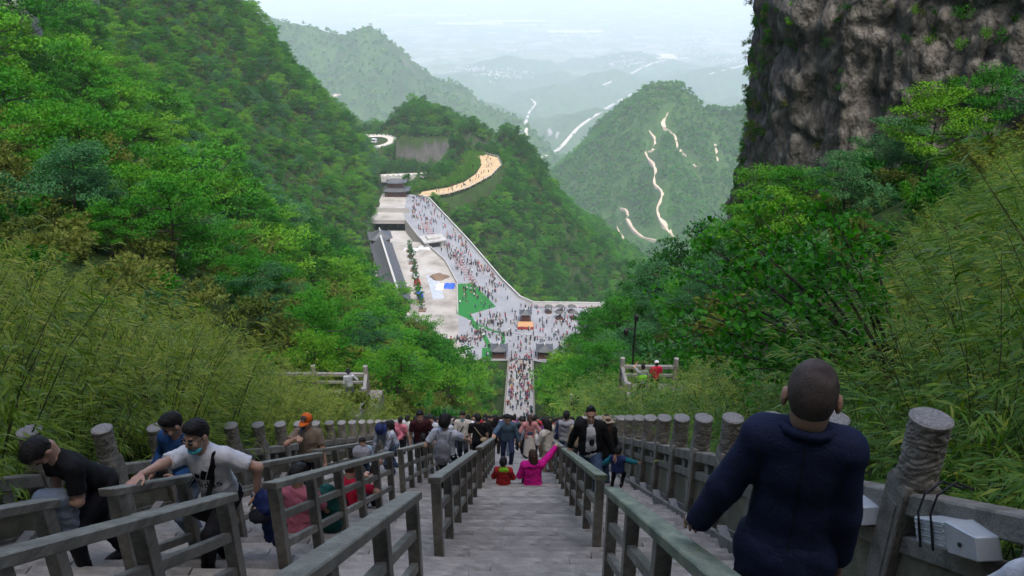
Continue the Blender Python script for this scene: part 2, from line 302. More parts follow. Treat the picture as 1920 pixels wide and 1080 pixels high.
def slab_mesh(L, seed):
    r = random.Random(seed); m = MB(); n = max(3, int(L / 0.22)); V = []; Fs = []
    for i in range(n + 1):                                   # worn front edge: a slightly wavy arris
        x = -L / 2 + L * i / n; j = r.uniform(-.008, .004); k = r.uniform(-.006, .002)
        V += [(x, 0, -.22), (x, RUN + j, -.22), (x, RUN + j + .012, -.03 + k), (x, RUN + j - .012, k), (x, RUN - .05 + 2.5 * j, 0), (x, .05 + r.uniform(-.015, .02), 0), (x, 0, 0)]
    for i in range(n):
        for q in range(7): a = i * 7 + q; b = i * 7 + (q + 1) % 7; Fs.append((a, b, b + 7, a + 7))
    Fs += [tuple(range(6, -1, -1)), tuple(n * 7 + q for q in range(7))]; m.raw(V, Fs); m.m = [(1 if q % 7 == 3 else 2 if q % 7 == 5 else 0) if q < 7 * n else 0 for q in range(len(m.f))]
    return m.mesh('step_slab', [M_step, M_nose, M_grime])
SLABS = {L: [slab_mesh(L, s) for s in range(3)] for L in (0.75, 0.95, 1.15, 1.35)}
rs = random.Random(3); cnt = 0
for i in range(5, 50):
    y = i * RUN; z = SL(y + RUN); x = X0 + rs.uniform(-.5, 0)
    while x < X1 - .3:
        L = rs.choice((0.95, 1.15, 1.35, 1.35)); xa, xb = x, x + L
        if xb > X1 + .12: L = 0.75; xb = x + L
        cnt += 1
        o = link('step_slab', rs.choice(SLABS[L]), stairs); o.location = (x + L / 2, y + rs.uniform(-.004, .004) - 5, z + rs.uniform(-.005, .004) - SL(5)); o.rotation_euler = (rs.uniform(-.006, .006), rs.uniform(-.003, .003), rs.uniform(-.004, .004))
        x = xb + rs.uniform(.006, .014)
def step_strip(y0, y1, run, xa, xb):
    V = []; Fs = []; y = y0
    while y < y1 - 1e-6:
        z = SL(y + run); b = len(V); t0 = (y) / 205; o0 = 0.6 * max(0, t0)
        V += [(xa + o0, y, z), (xb + o0, y, z), (xb + o0, y + run, z), (xa + o0, y + run, z), (xa + o0, y + run, SL(y + 2 * run) - .01), (xb + o0, y + run, SL(y + 2 * run) - .01)]
        Fs += [(b, b + 1, b + 2, b + 3), (b + 3, b + 2, b + 5, b + 4)]; y += run
    return MB().raw(V, Fs)
M_step2 = surf('worn_step_stone', (0.27, 0.27, 0.265), (0.17, 0.17, 0.165), 2.5, 0.75, 0.3, 20, c3=(0.36, 0.35, 0.33))
o = step_strip(50 * RUN, 155, RUN, X0, X1).build('steps', M_step2, stairs, (0, -5, -SL(5))); tag(o, kind='stuff')
o = step_strip(155, 205.0, 0.78, X0, X1).build('steps', M_step2, stairs, (0, -5, -SL(5))); tag(o, kind='stuff')
# ---------------------------------------------------------------- stone balustrades
def cap_mesh():
    """carved round cap: a cylinder with relief scrolls, base ring and granite top"""
    n, rows, r0, hgt = 40, 26, 0.112, 0.42; V = []; Fs = []; mi = []
    for j in range(rows + 1):
        t = j / rows; z = t * hgt
        for i in range(n):
            a = 2 * math.pi * i / n; r = r0
            if t < .08 or t > .93: r += .006
            else:
                s = math.sin(5 * a + 6 * math.sin(t * 9)) * math.cos(t * 26 + 2 * math.sin(3 * a)); r += .009 * max(-.6, min(.6, s * 1.6))
            V.append((r * math.cos(a), r * math.sin(a), z))
    for j in range(rows):
        for i in range(n): k = (i + 1) % n; Fs.append((j * n + i, j * n + k, (j + 1) * n + k, (j + 1) * n + i)); mi.append(0)
    b = len(V)
    for i in range(n): a = 2 * math.pi * i / n; V.append(((r0 - .012) * math.cos(a), (r0 - .012) * math.sin(a), hgt + .012))
    for i in range(n): k = (i + 1) % n; Fs.append((rows * n + i, rows * n + k, b + k, b + i)); mi.append(1)
    Fs.append(tuple(b + i for i in range(n))); mi.append(1)
    me = bpy.data.meshes.new('cap'); me.from_pydata(V, [], Fs); me.materials.append(M_stone); me.materials.append(M_captop); me.polygons.foreach_set('material_index', mi); me.update(); return me
CAP = cap_mesh()
def balustrade(x, ys, side, htop, label):
    """side = -1 when the stairs lie towards -x"""
    root = empty('stone_balustrade', (x, ys[0], SL(ys[0]))); tag(root, label, 'balustrade')
    P = lambda o: (setattr(o, 'parent', root), setattr(o, 'location', (o.location[0] - x, o.location[1] - ys[0], o.location[2] - SL(ys[0]))))
    ph = htop - .43
    post = MB().box(-.115, .115, -.115, .115, -.55, ph - .05); post.raw([(-.115, -.115, ph - .05), (.115, -.115, ph - .05), (.115, .115, ph - .05), (-.115, .115, ph - .05), (-.1, -.1, ph), (.1, -.1, ph), (.1, .1, ph), (-.1, .1, ph)], [(4, 5, 6, 7), (0, 1, 5, 4), (1, 2, 6, 5), (2, 3, 7, 6), (3, 0, 4, 7)])
    for sx in (-1, 1): post.box(sx * .1155 - .006, sx * .1155 + .006, -.07, .07, -.3, ph - .15)
    pm = post.mesh('post', M_stone, .008)
    meshes = {}
    dy = ys[1] - ys[0]; a, b = .117, dy - .117; s = lambda y: -SLOPE * y
    def bar(x0, x1, zb, zt): return MB().raw([(x0, a, s(a) + zb), (x1, a, s(a) + zb), (x1, b, s(b) + zb), (x0, b, s(b) + zb), (x0, a, s(a) + zt), (x1, a, s(a) + zt), (x1, b, s(b) + zt), (x0, b, s(b) + zt)], [(3, 2, 1, 0), (4, 5, 6, 7), (0, 1, 5, 4), (1, 2, 6, 5), (2, 3, 7, 6), (3, 0, 4, 7)])
    q = htop - 1.53
    rail = bar(-.09, .09, .84 + q, 1.0 + q).mesh('rail', M_stone, .012); mid = bar(-.07, .07, .56 + q, .69 + q).mesh('rail', M_stone, .008)
    pan = bar(-.045, .045, -.25, .56 + q); panel = pan.mesh('panel', M_panel, .0)
    frame = bar(-.062, .062, -.35, .07).mesh('plinth', M_stone, .006)
    blk = MB().box(-.06, .06, -.09, .09, .692 + q, .838 + q)
    strut = blk.mesh('strut', M_stone)
    foot = MB().box(-.05, .05, -.11, .11, -.16, .03); foot.mi = 1; foot.box(-.056, .056, -.12, .12, .032, .045); fm = foot.mesh('foot_block', [M_stone, M_captop], .004)
    for k, y in enumerate(ys):
        o = link('post', pm, root, (0, y - ys[0], SL(y) - SL(ys[0]))); c = link('cap', CAP, o, (0, 0, ph), (0, 0, k * 1.1))
        if k == len(ys) - 1: break
        for me in (rail, mid, panel, frame): link(me.name.split('.')[0], me, root, (0, y - ys[0], SL(y) - SL(ys[0])))
        link('strut', strut, root, (0, y - ys[0] + dy / 2, SL(y + dy / 2) - SL(ys[0])))
        link('foot_block', fm, root, (side * .17, y - ys[0] + .45, SL(y + .45) + .02 - SL(ys[0])))
    return root
balustrade(2.35, [3.86 - 1.2 * 3 + 1.2 * k for k in range(23)], -1, 1.53, 'carved grey stone balustrade beside the man in the navy suit')
balustrade(-5.0, [7.76 - 1.16 * 6 + 1.16 * k for k in range(24)], 1, 1.30, 'carved grey stone balustrade behind the man in the orange cap')
def lower_wall(x, y0, y1, label):
    m = MB()
    for a in np.arange(y0, y1, 3.0): m.sheared(x - .1 + .6 * a / 205, x + .1 + .6 * a / 205, a, min(a + 3.0, y1), 1.0, -.5, 0)
    o = m.build('stair_wall', M_stone); tag(o, label, 'wall'); return o
lower_wall(2.35, 29.2, 205, 'long low stone wall down the far stairs, on the side of the parasols')
lower_wall(-5.0, 28.2, 205, 'long low stone wall down the far stairs, on the side of the green carpet')
# drain kerb along the foot of the balustrades
for x in (2.14, -4.8):
    m = MB().sheared(x - .03, x + .03, .4, 29, .05, -.2, 0); o = m.build('kerb', M_stone); tag(o, kind='structure')
# ---------------------------------------------------------------- painted handrails between the lanes
def handrail(x, y0, y1, label, worn=False):
    root = empty('handrail', (x, y0, SL(y0))); tag(root, label, 'handrail', None)
    s = lambda y: SL(y0 + y) - SL(y0); L = y1 - y0
    def bar(x0, x1, a, b, zb, zt): return MB().raw([(x0, a, s(a) + zb), (x1, a, s(a) + zb), (x1, b, s(b) + zb), (x0, b, s(b) + zb), (x0, a, s(a) + zt), (x1, a, s(a) + zt), (x1, b, s(b) + zt), (x0, b, s(b) + zt)], [(3, 2, 1, 0), (4, 5, 6, 7), (0, 1, 5, 4), (1, 2, 6, 5), (2, 3, 7, 6), (3, 0, 4, 7)])
    bar(-.06, .06, -.1, L + .1, .80, .87).build('top_rail', M_worn if worn else M_paint, root, bevel=.007)
    n = max(2, round(L / 1.0)); ps = [L * k / n for k in range(n + 1)]
    pm = MB().box(-.043, .043, -.05, .05, -.12, .83).mesh('post', M_paint, .004)
    for p in ps: link('post', pm, root, (0, p, s(p)))
    for a, b in zip(ps[:-1], ps[1:]):
        for zb, zt in ((.47, .55), (.17, .25)): bar(-.028, .028, a + .051, b - .051, zb, zt).build('cross_rail', M_paint, root, bevel=.004)
    return root
HR = [(0.70, 0.3, 4.9, 'grey painted handrail with worn green top beside the navy suit man', True),
      (0.75, 6.2, 11.7, 'grey handrail gripped by the smiling man in the black jacket', True),
      (0.75, 12.5, 17.8, 'grey handrail behind the woman in magenta, further down the stairs', False),
      (-0.78, 0.3, 4.45, 'grey handrail whose far end stands free before the central steps', False),
      (-0.78, 5.75, 10.35, 'grey handrail just above the person with the grey backpack', False),
      (-0.78, 11.7, 17.3, 'grey handrail leading down to the man in the blue jacket', False),
      (-2.02, 0.3, 4.25, 'grey handrail standing between the camera and the white shirt man', False),
      (-2.02, 5.15, 9.8, 'grey handrail in front of the people sitting in pink and red', False),
      (-2.02, 10.75, 15.3, 'grey handrail beside the man in the dark maroon shirt', False),
      (-2.98, 0.3, 3.85, 'grey handrail next to the bowed man in black', False),
      (-2.98, 4.6, 9.4, 'dark handrail under the hand of the white shirt man', False),
      (-3.28, 10.3, 15.5, 'grey handrail behind the woman in the blue bucket hat', False)]
for a in HR: handrail(*a)
# ---------------------------------------------------------------- floodlights strapped to the balustrade
M_alu = surf('light_grey_metal', (0.62, 0.65, 0.66), (0.5, 0.53, 0.54), 8, 0.35, 0, metallic=0.2, spec=0.5)
M_dark = surf('black_plastic', (0.02, 0.02, 0.022), (0.012, 0.012, 0.012), 8, 0.5)
def floodlight(y, h, label):
    root = empty('floodlight', (2.2, y, SL(y) + h)); tag(root, label, 'floodlight', 'floodlights on the balustrade')
    root.rotation_euler = (-R_(34), 0, R_(4)); root.scale = (.95, .95, .95)
    b = MB().box(-.09, .07, -.02, .27, -.07, .07)
    for k in range(4): b.box(-.094, -.09, -.01, .26, -.055 + k * .033, -.04 + k * .033)
    b.build('housing', M_alu, root, bevel=.006)
    c = MB().raw([(-.092, -.02, -.085), (.072, -.02, -.085), (.072, -.02, .08), (-.092, -.02, .08), (-.07, -.24, -.1), (.06, -.24, -.1), (.06, -.24, .02), (-.07, -.24, .02)], [(3, 2, 1, 0), (4, 5, 6, 7), (0, 1, 5, 4), (1, 2, 6, 5), (2, 3, 7, 6), (3, 0, 4, 7)])
    c.build('end_cap', M_alu, root, bevel=.006)
    d = MB().lathe([(.012, -.004), (.012, .004)], 10, Matrix.Translation((-.088, -.13, -.03)) @ Matrix.Rotation(R_(90), 4, 'Y')); d.build('screw', M_dark, root)
    for yy in (.08, .2): MB().tube([(-.1, yy + .02, -.09), (-.1, yy, .1), (-.06, yy - .02, .2), (.06, yy, .26), (.16, yy, .22)], .007).build('strap', M_dark, root)
floodlight(3.14, .83, 'pale grey floodlight strapped with black cable under the stone rail')
floodlight(4.2, .83, 'pale grey floodlight half hidden behind the navy suit')
# ---------------------------------------------------------------- plaza
M_pave = surf('plaza_paving', (0.26, 0.27, 0.283), (0.19, 0.2, 0.212), 0.15, 0.7, 0, detail=8)
def grid_lines(m, c, sx, sy, w=0.04):
    n = m.node_tree.nodes; l = m.node_tree.links; b = [q for q in n if q.type == 'BSDF_PRINCIPLED'][0]
    src = b.inputs['Base Color'].links[0].from_socket; tc = n.new('ShaderNodeTexCoord'); br = n.new('ShaderNodeTexBrick')
    br.inputs['Scale'].default_value = 1; br.inputs['Mortar Size'].default_value = w; br.inputs['Brick Width'].default_value = sx; br.inputs['Row Height'].default_value = sy; br.inputs['Color1'].default_value = (1, 1, 1, 1); br.inputs['Color2'].default_value = (.93, .93, .94, 1); br.inputs['Mortar'].default_value = (*c, 1); br.offset = 0
    l.new(tc.outputs['Object'], br.inputs['Vector']); mx = n.new('ShaderNodeMixRGB'); mx.blend_type = 'MULTIPLY'; mx.inputs[0].default_value = 1; l.new(src, mx.inputs[1]); l.new(br.outputs[0], mx.inputs[2]); l.new(mx.outputs[0], b.inputs['Base Color'])
grid_lines(M_pave, (.75, .75, .76), 1.6, 1.6)
M_yard = surf('dusty_concrete', (0.31, 0.295, 0.265), (0.16, 0.148, 0.128), 0.12, 0.85, 0, detail=9, c3=(0.38, 0.37, 0.35))
M_conc = surf('grey_concrete', (0.4, 0.395, 0.38), (0.28, 0.275, 0.26), 0.4, 0.85, 0)
M_carpet = surf('green_carpet', (0.015, 0.15, 0.03), (0.01, 0.11, 0.02), 1.5, 0.95, 0)
M_sand = surf('sandy_path', (0.46, 0.34, 0.19), (0.33, 0.24, 0.13), 0.3, 0.95, 0)
M_tile = surf('grey_roof_tile', (0.075, 0.082, 0.09), (0.045, 0.05, 0.055), 1.2, 0.6, 0, spec=.4)
M_ridge = surf('pale_roof_ridge', (0.42, 0.42, 0.4), None, 3, 0.8)
M_wood = surf('dark_red_wood', (0.1, 0.04, 0.03), (0.06, 0.025, 0.02), 3, 0.6)
M_wallw = surf('pale_wall', (0.33, 0.32, 0.3), None, 2, 0.85)
M_red = mono('red_cloth', (0.4, 0.03, 0.03)); M_blue = mono('blue_tarpaulin', (0.03, 0.1, 0.5)); M_white = mono('white_sheet', (0.5, 0.52, 0.54)); M_cream = mono('cream_sheet', (0.6, 0.58, 0.45))
M_brown = surf('brown_dirt', (0.17, 0.12, 0.085), None, 2, 0.95); M_pink = mono('faded_pink_wood', (0.4, 0.25, 0.24))
def sheet(name, pts, z, mat, kind='structure'):
    o = MB().raw([(x, y, z) for x, y in pts], [tuple(range(len(pts)))]).build(name, mat); tag(o, kind=kind)
    if o.data.polygons[0].normal.z < 0: o.data.flip_normals()
    return o
sheet('plaza_paving', [(-4.6, 204.6), (3.2, 204.6), (8, 203), (15, 210), (24, 222), (40, 238), (46, 244.1)] + [(a, b) for a, b in PARAPET[:-2]][::-1] + [(-58, 372), (-56, 345), (-53.4, 333), (-42.7, 306), (-41, 303), (-31, 284), (-24.5, 262), (-22, 237), (-20, 216), (-16, 204)], PLZ, M_pave)
sheet('yard', [(-16, 203.5), (-20, 216), (-22, 237), (-24.5, 262), (-31, 284), (-41, 303), (-42.7, 306), (-64, 306), (-62, 290), (-52, 250), (-44, 234), (-30, 216), (-22, 204)], PLZ + .006, M_yard)
sheet('plaza_platform', [(-53.4, 333), (-56, 345), (-58, 372), (-56, 374), (-76, 376), (-72, 333)], PLZ + .012, M_yard)
sheet('sunken_floor', [(-42.5, 305), (-52.5, 334), (-72, 334), (-68, 305)], PLZ - 5, M_conc)
def wall_run(name, pts, z0, z1, w, mat, label=None, cat='wall', kind=None, coping=None):
    m = MB()
    for (x0, y0), (x1, y1) in zip(pts[:-1], pts[1:]):
        d = Vector((x1 - x0, y1 - y0, 0)); L = d.length; M = Matrix.Translation((x0, y0, 0)) @ Matrix.Rotation(math.atan2(d.y, d.x), 4, 'Z'); m.box(0, L, -w / 2, w / 2, z0, z1, M)
    o = m.build(name, mat)
    if label: tag(o, label, cat)
    if kind: tag(o, kind=kind)
    return o
wall_run('retaining_wall', [(-42.6, 305.5), (-53.3, 333)], PLZ - 5, PLZ + 1.1, .5, M_wallw, 'pale wall along the sunken concrete pit')
wall_run('retaining_wall', [(-53.3, 333.5), (-72, 333.5)], PLZ - 1.4, PLZ + .4, .6, M_wallw, 'pale beam edge above the dark opening of the sunken pit')
wall_run('retaining_wall', [(-53.3, 345), (-72, 346)], PLZ, PLZ + 2.2, .6, M_wallw, 'upper pale terrace wall between the pit and the gate pavilion')
# parapet: posts, panels, coping
par = empty('plaza_parapet', (*PARAPET[1], PLZ)); tag(par, 'long white parapet edging the plaza above the wooded gorge', 'parapet')
Lp = lambda p: (p[0] - PARAPET[1][0], p[1] - PARAPET[1][1])
M_par = surf('white_parapet_stone', (0.45, 0.45, 0.43), (0.35, 0.35, 0.33), 1, 0.8)
pts = []
for (x0, y0), (x1, y1) in zip(PARAPET[1:-2], PARAPET[2:-1]):
    n = max(1, round(math.hypot(x1 - x0, y1 - y0) / 4)); pts += [(x0 + (x1 - x0) * k / n, y0 + (y1 - y0) * k / n) for k in range(n)]
pts.append(PARAPET[-2])
for a, b in zip(pts[:-1], pts[1:]):
    a2, b2 = Lp(a), Lp(b); d = Vector((b2[0] - a2[0], b2[1] - a2[1], 0)); M = Matrix.Translation((*a2, 0)) @ Matrix.Rotation(math.atan2(d.y, d.x), 4, 'Z')
    MB().box(.15, d.length - .15, -.12, .12, -.2, .95, M).build('panel', M_par, par); MB().box(0, d.length, -.2, .2, .955, 1.15, M).build('coping', M_par, par); MB().box(-.16, .145, -.16, .16, -.2, .95, M).build('post', M_par, par)
wall_run('retaining_wall', PARAPET[1:-1], PLZ - 9, PLZ - .2, .9, M_conc, 'grey concrete wall holding the plaza above the gorge')
# green carpets
sheet('carpet', [(-24, 262), (-18.2, 263), (-9.4, 242.5), (-17.2, 236.8), (-18.5, 233), (-22.5, 236.6)], PLZ + .02, M_carpet)
def ribbon(pts, w, z, name, mat, kind='structure', dz=None):
    V = []; n = len(pts)
    for i, p in enumerate(pts):
        a = Vector(pts[max(i - 1, 0)][:2]); b = Vector(pts[min(i + 1, n - 1)][:2]); t = (b - a).normalized(); nn = Vector((-t.y, t.x)); ww = w[i] if hasattr(w, '__len__') else w
        zz = z if z is not None else p[2]
        V += [(p[0] + nn.x * ww / 2, p[1] + nn.y * ww / 2, zz), (p[0] - nn.x * ww / 2, p[1] - nn.y * ww / 2, zz)]
    Fs = [(2 * i, 2 * i + 1, 2 * i + 3, 2 * i + 2) for i in range(n - 1)]
    o = MB().raw(V, Fs).build(name, mat)
    if o.data.polygons[0].normal.z < 0: o.data.flip_normals()
    tag(o, kind=kind); return o
ribbon([(-18, 235), (-16, 228), (-13, 222), (-11.4, 217), (-10, 212)], 1.6, PLZ + .024, 'carpet', M_carpet)
ribbon([(-18.2, 233.4), (-15, 228.5), (-9.5, 224), (-6.6, 222.6), (-6.2, 217), (-7.4, 212)], 1.2, PLZ + .028, 'carpet', M_carpet)
sheet('carpet', [(-12.6, 212.5), (-5.8, 212.5), (-6, 206), (-12.4, 206)], PLZ + .032, M_carpet)
# ---------------------------------------------------------------- roofs and halls
def curved_roof(w, l, h0, h1, lift=0.8, over=0.0):
    """hipped Chinese roof: eaves at h0 with lifted corners, short ridge at h1"""
    V = []; Fs = []; n = 8; rl = max(.2, l - w) / 2 + .15 * w
    def surf_pt(u, t): pass
    for t in [0, .25, .5, .75, 1]:
        s = 1 - t; zz = h0 + (h1 - h0) * (t ** 1.5)
        hw = w / 2 * s; hl = (l / 2) * s + rl * t * .8
        ring = []
        for side in range(4):
            for k in range(n):
                q = k / n * 2 - 1
                x, y = [(hw * q, -hl), (hw, hl * q), (-hw * q, hl), (-hw, -hl * q)][side]
                c = abs(q) ** 3; ring.append((x, y, zz + lift * c * s * s))
        V += ring
    m = 4 * n
    for j in range(4):
        for i in range(m): k = (i + 1) % m; Fs.append((j * m + i, j * m + k, (j + 1) * m + k, (j + 1) * m + i))
    Fs.append(tuple(range(m - 1, -1, -1)))
    return MB().raw(V, Fs)
def gable_roof(w, l, h0, h1):
    m = MB(); n = 6
    for sx in (-1, 1):
        V = []; Fs = []
        for j in range(n + 1):
            t = j / n; x = sx * w / 2 * (1 - t); z = h0 + (h1 - h0) * t ** 1.35
            V += [(x, -l / 2, z), (x, l / 2, z), (x, -l / 2, z - .3), (x, l / 2, z - .3)]
        for j in range(n): a = 4 * j; Fs += [(a, a + 1, a + 5, a + 4), (a + 2, a + 6, a + 7, a + 3), (a, a + 4, a + 6, a + 2), (a + 1, a + 3, a + 7, a + 5)]
        Fs.append((0, 2, 3, 1)); m.raw(V, Fs)
    return m
A = Vector((-41.5, 236.5, PLZ)); B = Vector((-57, 292, PLZ)); mid = (A + B) / 2; ang = math.atan2(B.y - A.y, B.x - A.x) - R_(90); LH = (B - A).length
hall = empty('long_hall', mid, ang); tag(hall, 'long hall with grey tiled roof and pale ridge beside the row of trees', 'building')
MB().box(-3.2, 3.2, -LH / 2 + .5, LH / 2 - .5, 0, 4.8).build('wall', M_wood, hall)
gable_roof(8.6, LH, 4.2, 7.6).build('roof', M_tile, hall)
MB().box(-.35, .35, -LH / 2 - .1, LH / 2 + .1, 7.35, 8.0).build('ridge', M_ridge, hall)
for k in range(12):
    y = -LH / 2 + 2 + k * (LH - 4) / 11
    MB().box(3.6, 3.85, y - .15, y + .15, 0, 4.6).build('column', M_wood, hall)
    if k < 11: MB().box(3.15, 3.26, y + .8, y + 3.9, .6, 3.6).build('window', M_dark, hall)
for k in range(26):
    y = -LH / 2 + 1.2 + k * (LH - 2.4) / 25; m = MB()
    for j in range(6):
        t0, t1 = j / 6, (j + 1) / 6; f0 = lambda t: (4.3 * (1 - t), 4.2 + 3.4 * t ** 1.35)
        (xa, za), (xb, zb) = f0(t0), f0(t1); m.raw([(xa, y - .08, za + .02), (xa, y + .08, za + .02), (xb, y + .08, zb + .02), (xb, y - .08, zb + .02), (xa, y, za + .16), (xb, y, zb + .16)], [(0, 4, 5, 3), (4, 1, 2, 5)])
    m.build('tile_rib', M_tile, hall)
def pavilion(name, loc, rz, w, l, h, tiers, label, cat='pavilion', wall=True):
    root = empty(name, loc, rz); tag(root, label, cat)
    z = 0; ww, ll = w, l
    for t in range(tiers):
        for sx in (-1, 1):
            for sy in (-1, 0, 1): MB().box(sx * ww * .36 - .15, sx * ww * .36 + .15, sy * ll * .38 - .15, sy * ll * .38 + .15, z, z + h + .3).build('column', M_wood, root)
        if wall: MB().box(-ww * .3, ww * .3, -ll * .33, ll * .33, z, z + h).build('wall', M_wood, root)
        rf = curved_roof(ww, ll, z + h, z + h + ww * .3, ww * .09).build('roof', M_tile, root)
        MB().box(-.2, .2, -max(.2, ll - ww) / 2 - .15 * ww, max(.2, ll - ww) / 2 + .15 * ww, z + h + ww * .29, z + h + ww * .35).build('ridge', M_ridge, rf)
        z += h + ww * .22; ww *= .74; ll *= .8; h *= .75
    return root
pavilion('hall_pavilion', (-58.4, 298.5, PLZ), ang, 9.5, 10, 5.0, 1, 'corner pavilion with upturned tiled roof at the end of the long hall')
pavilion('gate_pavilion', (-63, 372, PLZ), R_(90), 8.5, 13, 2.9, 2, 'two tier gate pavilion with grey upturned roofs behind the plaza')
pavilion('gate_hut', (-7.2, 207.5, PLZ), 0, 5.2, 5.2, 2.6, 1, 'small tiled hut at the stair foot on the green carpet side', 'hut')
pavilion('gate_hut', (6.4, 207.5, PLZ), 0, 5.2, 5.2, 2.6, 1, 'small tiled hut at the stair foot on the open paving side', 'hut')
pavilion('kiosk', (0.7, 231.5, PLZ), 0, 4.2, 4.2, 3.0, 1, 'dark roofed kiosk behind the red stage on the plaza', 'kiosk')
st = empty('stage', (0.7, 227.3, PLZ)); tag(st, 'low red stage in front of the dark kiosk on the plaza', 'stage')
MB().box(-2.6, 2.6, -2, 2, 0, .9).build('platform', M_wood, st); MB().box(-2.5, 2.5, -1.9, 1.9, .905, .95).build('deck', mono('orange_deck', (.45, .25, .12)), st); MB().box(-2.4, 2.4, -2.08, -2.005, .2, .8).build('skirt', M_red, st)
hut = empty('skylight_hut', (-37.6, 303, PLZ), R_(22)); tag(hut, 'low grey concrete hut with flat roof beside the paved walk', 'hut')
MB().box(-4.2, 4.2, -3.4, 3.4, 0, 2.3).build('wall', M_wallw, hut); MB().box(-4.8, 4.8, -4, 4, 2.305, 2.9).build('roof', M_conc, hut); MB().box(-2.6, 2.6, -2, 2, 2.905, 3.6).build('roof_block', M_conc, hut); MB().box(-2.6, 2.6, -3.44, -3.405, .1, 1.9).build('opening', M_dark, hut)
# yard things
for x, y, s, c, l in [(-31.5, 268, 3.6, M_brown, 'brown heap of earth in the dusty yard')]:
    V = []; Fs = []; n = 18
    for j in range(6):
        for i in range(n): a = 2 * math.pi * i / n; r = s * (1 - j / 6.0) * (1 + .2 * math.sin(3 * a + j)); V.append((r * math.cos(a), .8 * r * math.sin(a), 1.7 * (j / 5) ** .8))
    for j in range(5):
        for i in range(n): k = (i + 1) % n; Fs.append((j * n + i, j * n + k, (j + 1) * n + k, (j + 1) * n + i))
    Fs.append(tuple(5 * n + i for i in range(n))); o = MB().raw(V, Fs).build('earth_heap', c, loc=(x, y, PLZ)); tag(o, l, 'heap')
def tarp(x, y, w, l, mat, label):
    V = []; Fs = []; n = 7
    for i in range(n):
        for j in range(n): V.append((w * (i / (n - 1) - .5) + random.uniform(-.2, .2), l * (j / (n - 1) - .5) + random.uniform(-.2, .2), random.uniform(.15, .9) * (0 < i < n - 1 and 0 < j < n - 1)))
    for i in range(n - 1):
        for j in range(n - 1): Fs.append((i * n + j, (i + 1) * n + j, (i + 1) * n + j + 1, i * n + j + 1))
    o = MB().raw(V, Fs).build('tarpaulin', mat, loc=(x, y, PLZ + .03)); tag(o, label, 'tarpaulin')
tarp(-27, 260, 4.2, 5.2, M_blue, 'crumpled blue tarpaulin in the dusty yard'); tarp(-30.2, 259.6, 3, 5.6, M_cream, 'crumpled cream sheet next to the blue tarpaulin')
tarp(-40.5, 299, 5, 4, M_white, 'white sheet spread by the corner of the long hall')
tarp(-46, 297, 6, 3, M_white, 'white sheet lying under the first yard tree')
o = sheet('slab', [(-36.5, 270), (-32.3, 271), (-27.8, 249), (-31.5, 248)], PLZ + .03, surf('blue_grey_slab', (.36, .4, .44), None, .6, .8), 'structure')
for k, (x, y, c, cn) in enumerate([(-40.3, 268, M_white, 'white'), (-38.8, 261.5, M_red, 'red'), (-37.6, 255, M_white, 'white'), (-36.4, 250, M_blue, 'blue')]):
    v = empty('small_van', (x, y, PLZ), ang); tag(v, ['white van parked by the yard trees, the one nearest the upturned pavilion', 'red van parked by the yard trees', 'white van parked between the red van and the blue van', 'blue van parked by the yard trees'][k], 'van', 'vans parked beside the long hall')
    m = MB().box(-.95, .95, -2.2, 2.2, .35, 1.1); m.raw([(-.95, -2.2, 1.1), (.95, -2.2, 1.1), (.95, 1.5, 1.1), (-.95, 1.5, 1.1), (-.85, -2.1, 1.95), (.85, -2.1, 1.95), (.85, .9, 1.95), (-.85, .9, 1.95)], [(4, 5, 6, 7), (0, 1, 5, 4), (1, 2, 6, 5), (2, 3, 7, 6), (3, 0, 4, 7)]); m.build('body', c, v, bevel=.05)
    MB().raw([(-.8, 1.45, 1.2), (.8, 1.45, 1.2), (.76, 1.02, 1.85), (-.76, 1.02, 1.85)], [(0, 1, 2, 3)]).build('windscreen', M_dark, v)
    for sx in (-1, 1):
        for sy in (-1.4, 1.4): MB().lathe([(.33, -.1), (.33, .1)], 12, Matrix.Translation((sx * .88, sy, .33)) @ Matrix.Rotation(R_(90), 4, 'Y')).build('wheel', M_dark, v)
# parasols with tables, benches
def parasol(x, y, label, grp):
    r = empty('parasol', (x, y, PLZ)); tag(r, label, 'parasol', grp)
    MB().lathe([(.3, 0), (.3, .08), (.05, .1), (.05, 2.6)], 10).build('pole', M_dark, r)
    MB().lathe([(1.45, 2.25), (.9, 2.55), (.3, 2.8), (.05, 2.95)], 10).build('canopy', M_par_c, r)
    MB().lathe([(.9, .7), (.9, .76)], 12).build('table_top', M_wood, r); MB().lathe([(1.25, 0), (1.25, .42), (1.0, .43), (1.0, 0)], 12, cap=False).build('bench_ring', M_wood, r)
M_par_c = surf('dark_canopy', (.09, .09, .085), None, 3, .8)
for x, y in [(8.4, 238.3), (12.3, 238.5), (16.2, 238.6), (11.8, 233.6), (16.6, 233.8)]: parasol(x, y, 'dark round parasol over a table in the open middle of the plaza', 'parasols in the open plaza')
for k in range(5): parasol(22.2 + .3 * (k % 2), 236.4 - 2.6 * k, 'dark parasol in the row along the edge of the wooded slope', 'parasols by the slope')
for k in range(4): parasol(26.4, 234.5 - 2.4 * k, 'dark parasol in the row along the edge of the wooded slope', 'parasols by the slope')
bm_ = MB().box(-1.5, 1.5, -.25, .25, .38, .45).mesh('seat', M_pink); bl = MB().box(-.08, .08, -.2, .2, 0, .375).mesh('leg', M_wood)
def bench(x, y, rz, label, grp):
    r = empty('bench', (x, y, PLZ), rz); tag(r, label, 'bench', grp); link('seat', bm_, r)
    for s in (-1.2, 1.2): link('leg', bl, r, (s, 0, 0))
for k in range(11): bench(-44.5 + .75 * k, 330 - 2.3 * k, R_(8), 'faded pink bench in the row beside the sunken pit', 'benches by the pit')
for k in range(12): bench(-27.5 + .82 * k, 290 - 2.4 * k, R_(8), 'faded pink bench in the row beyond the green carpet', 'benches by the carpet')
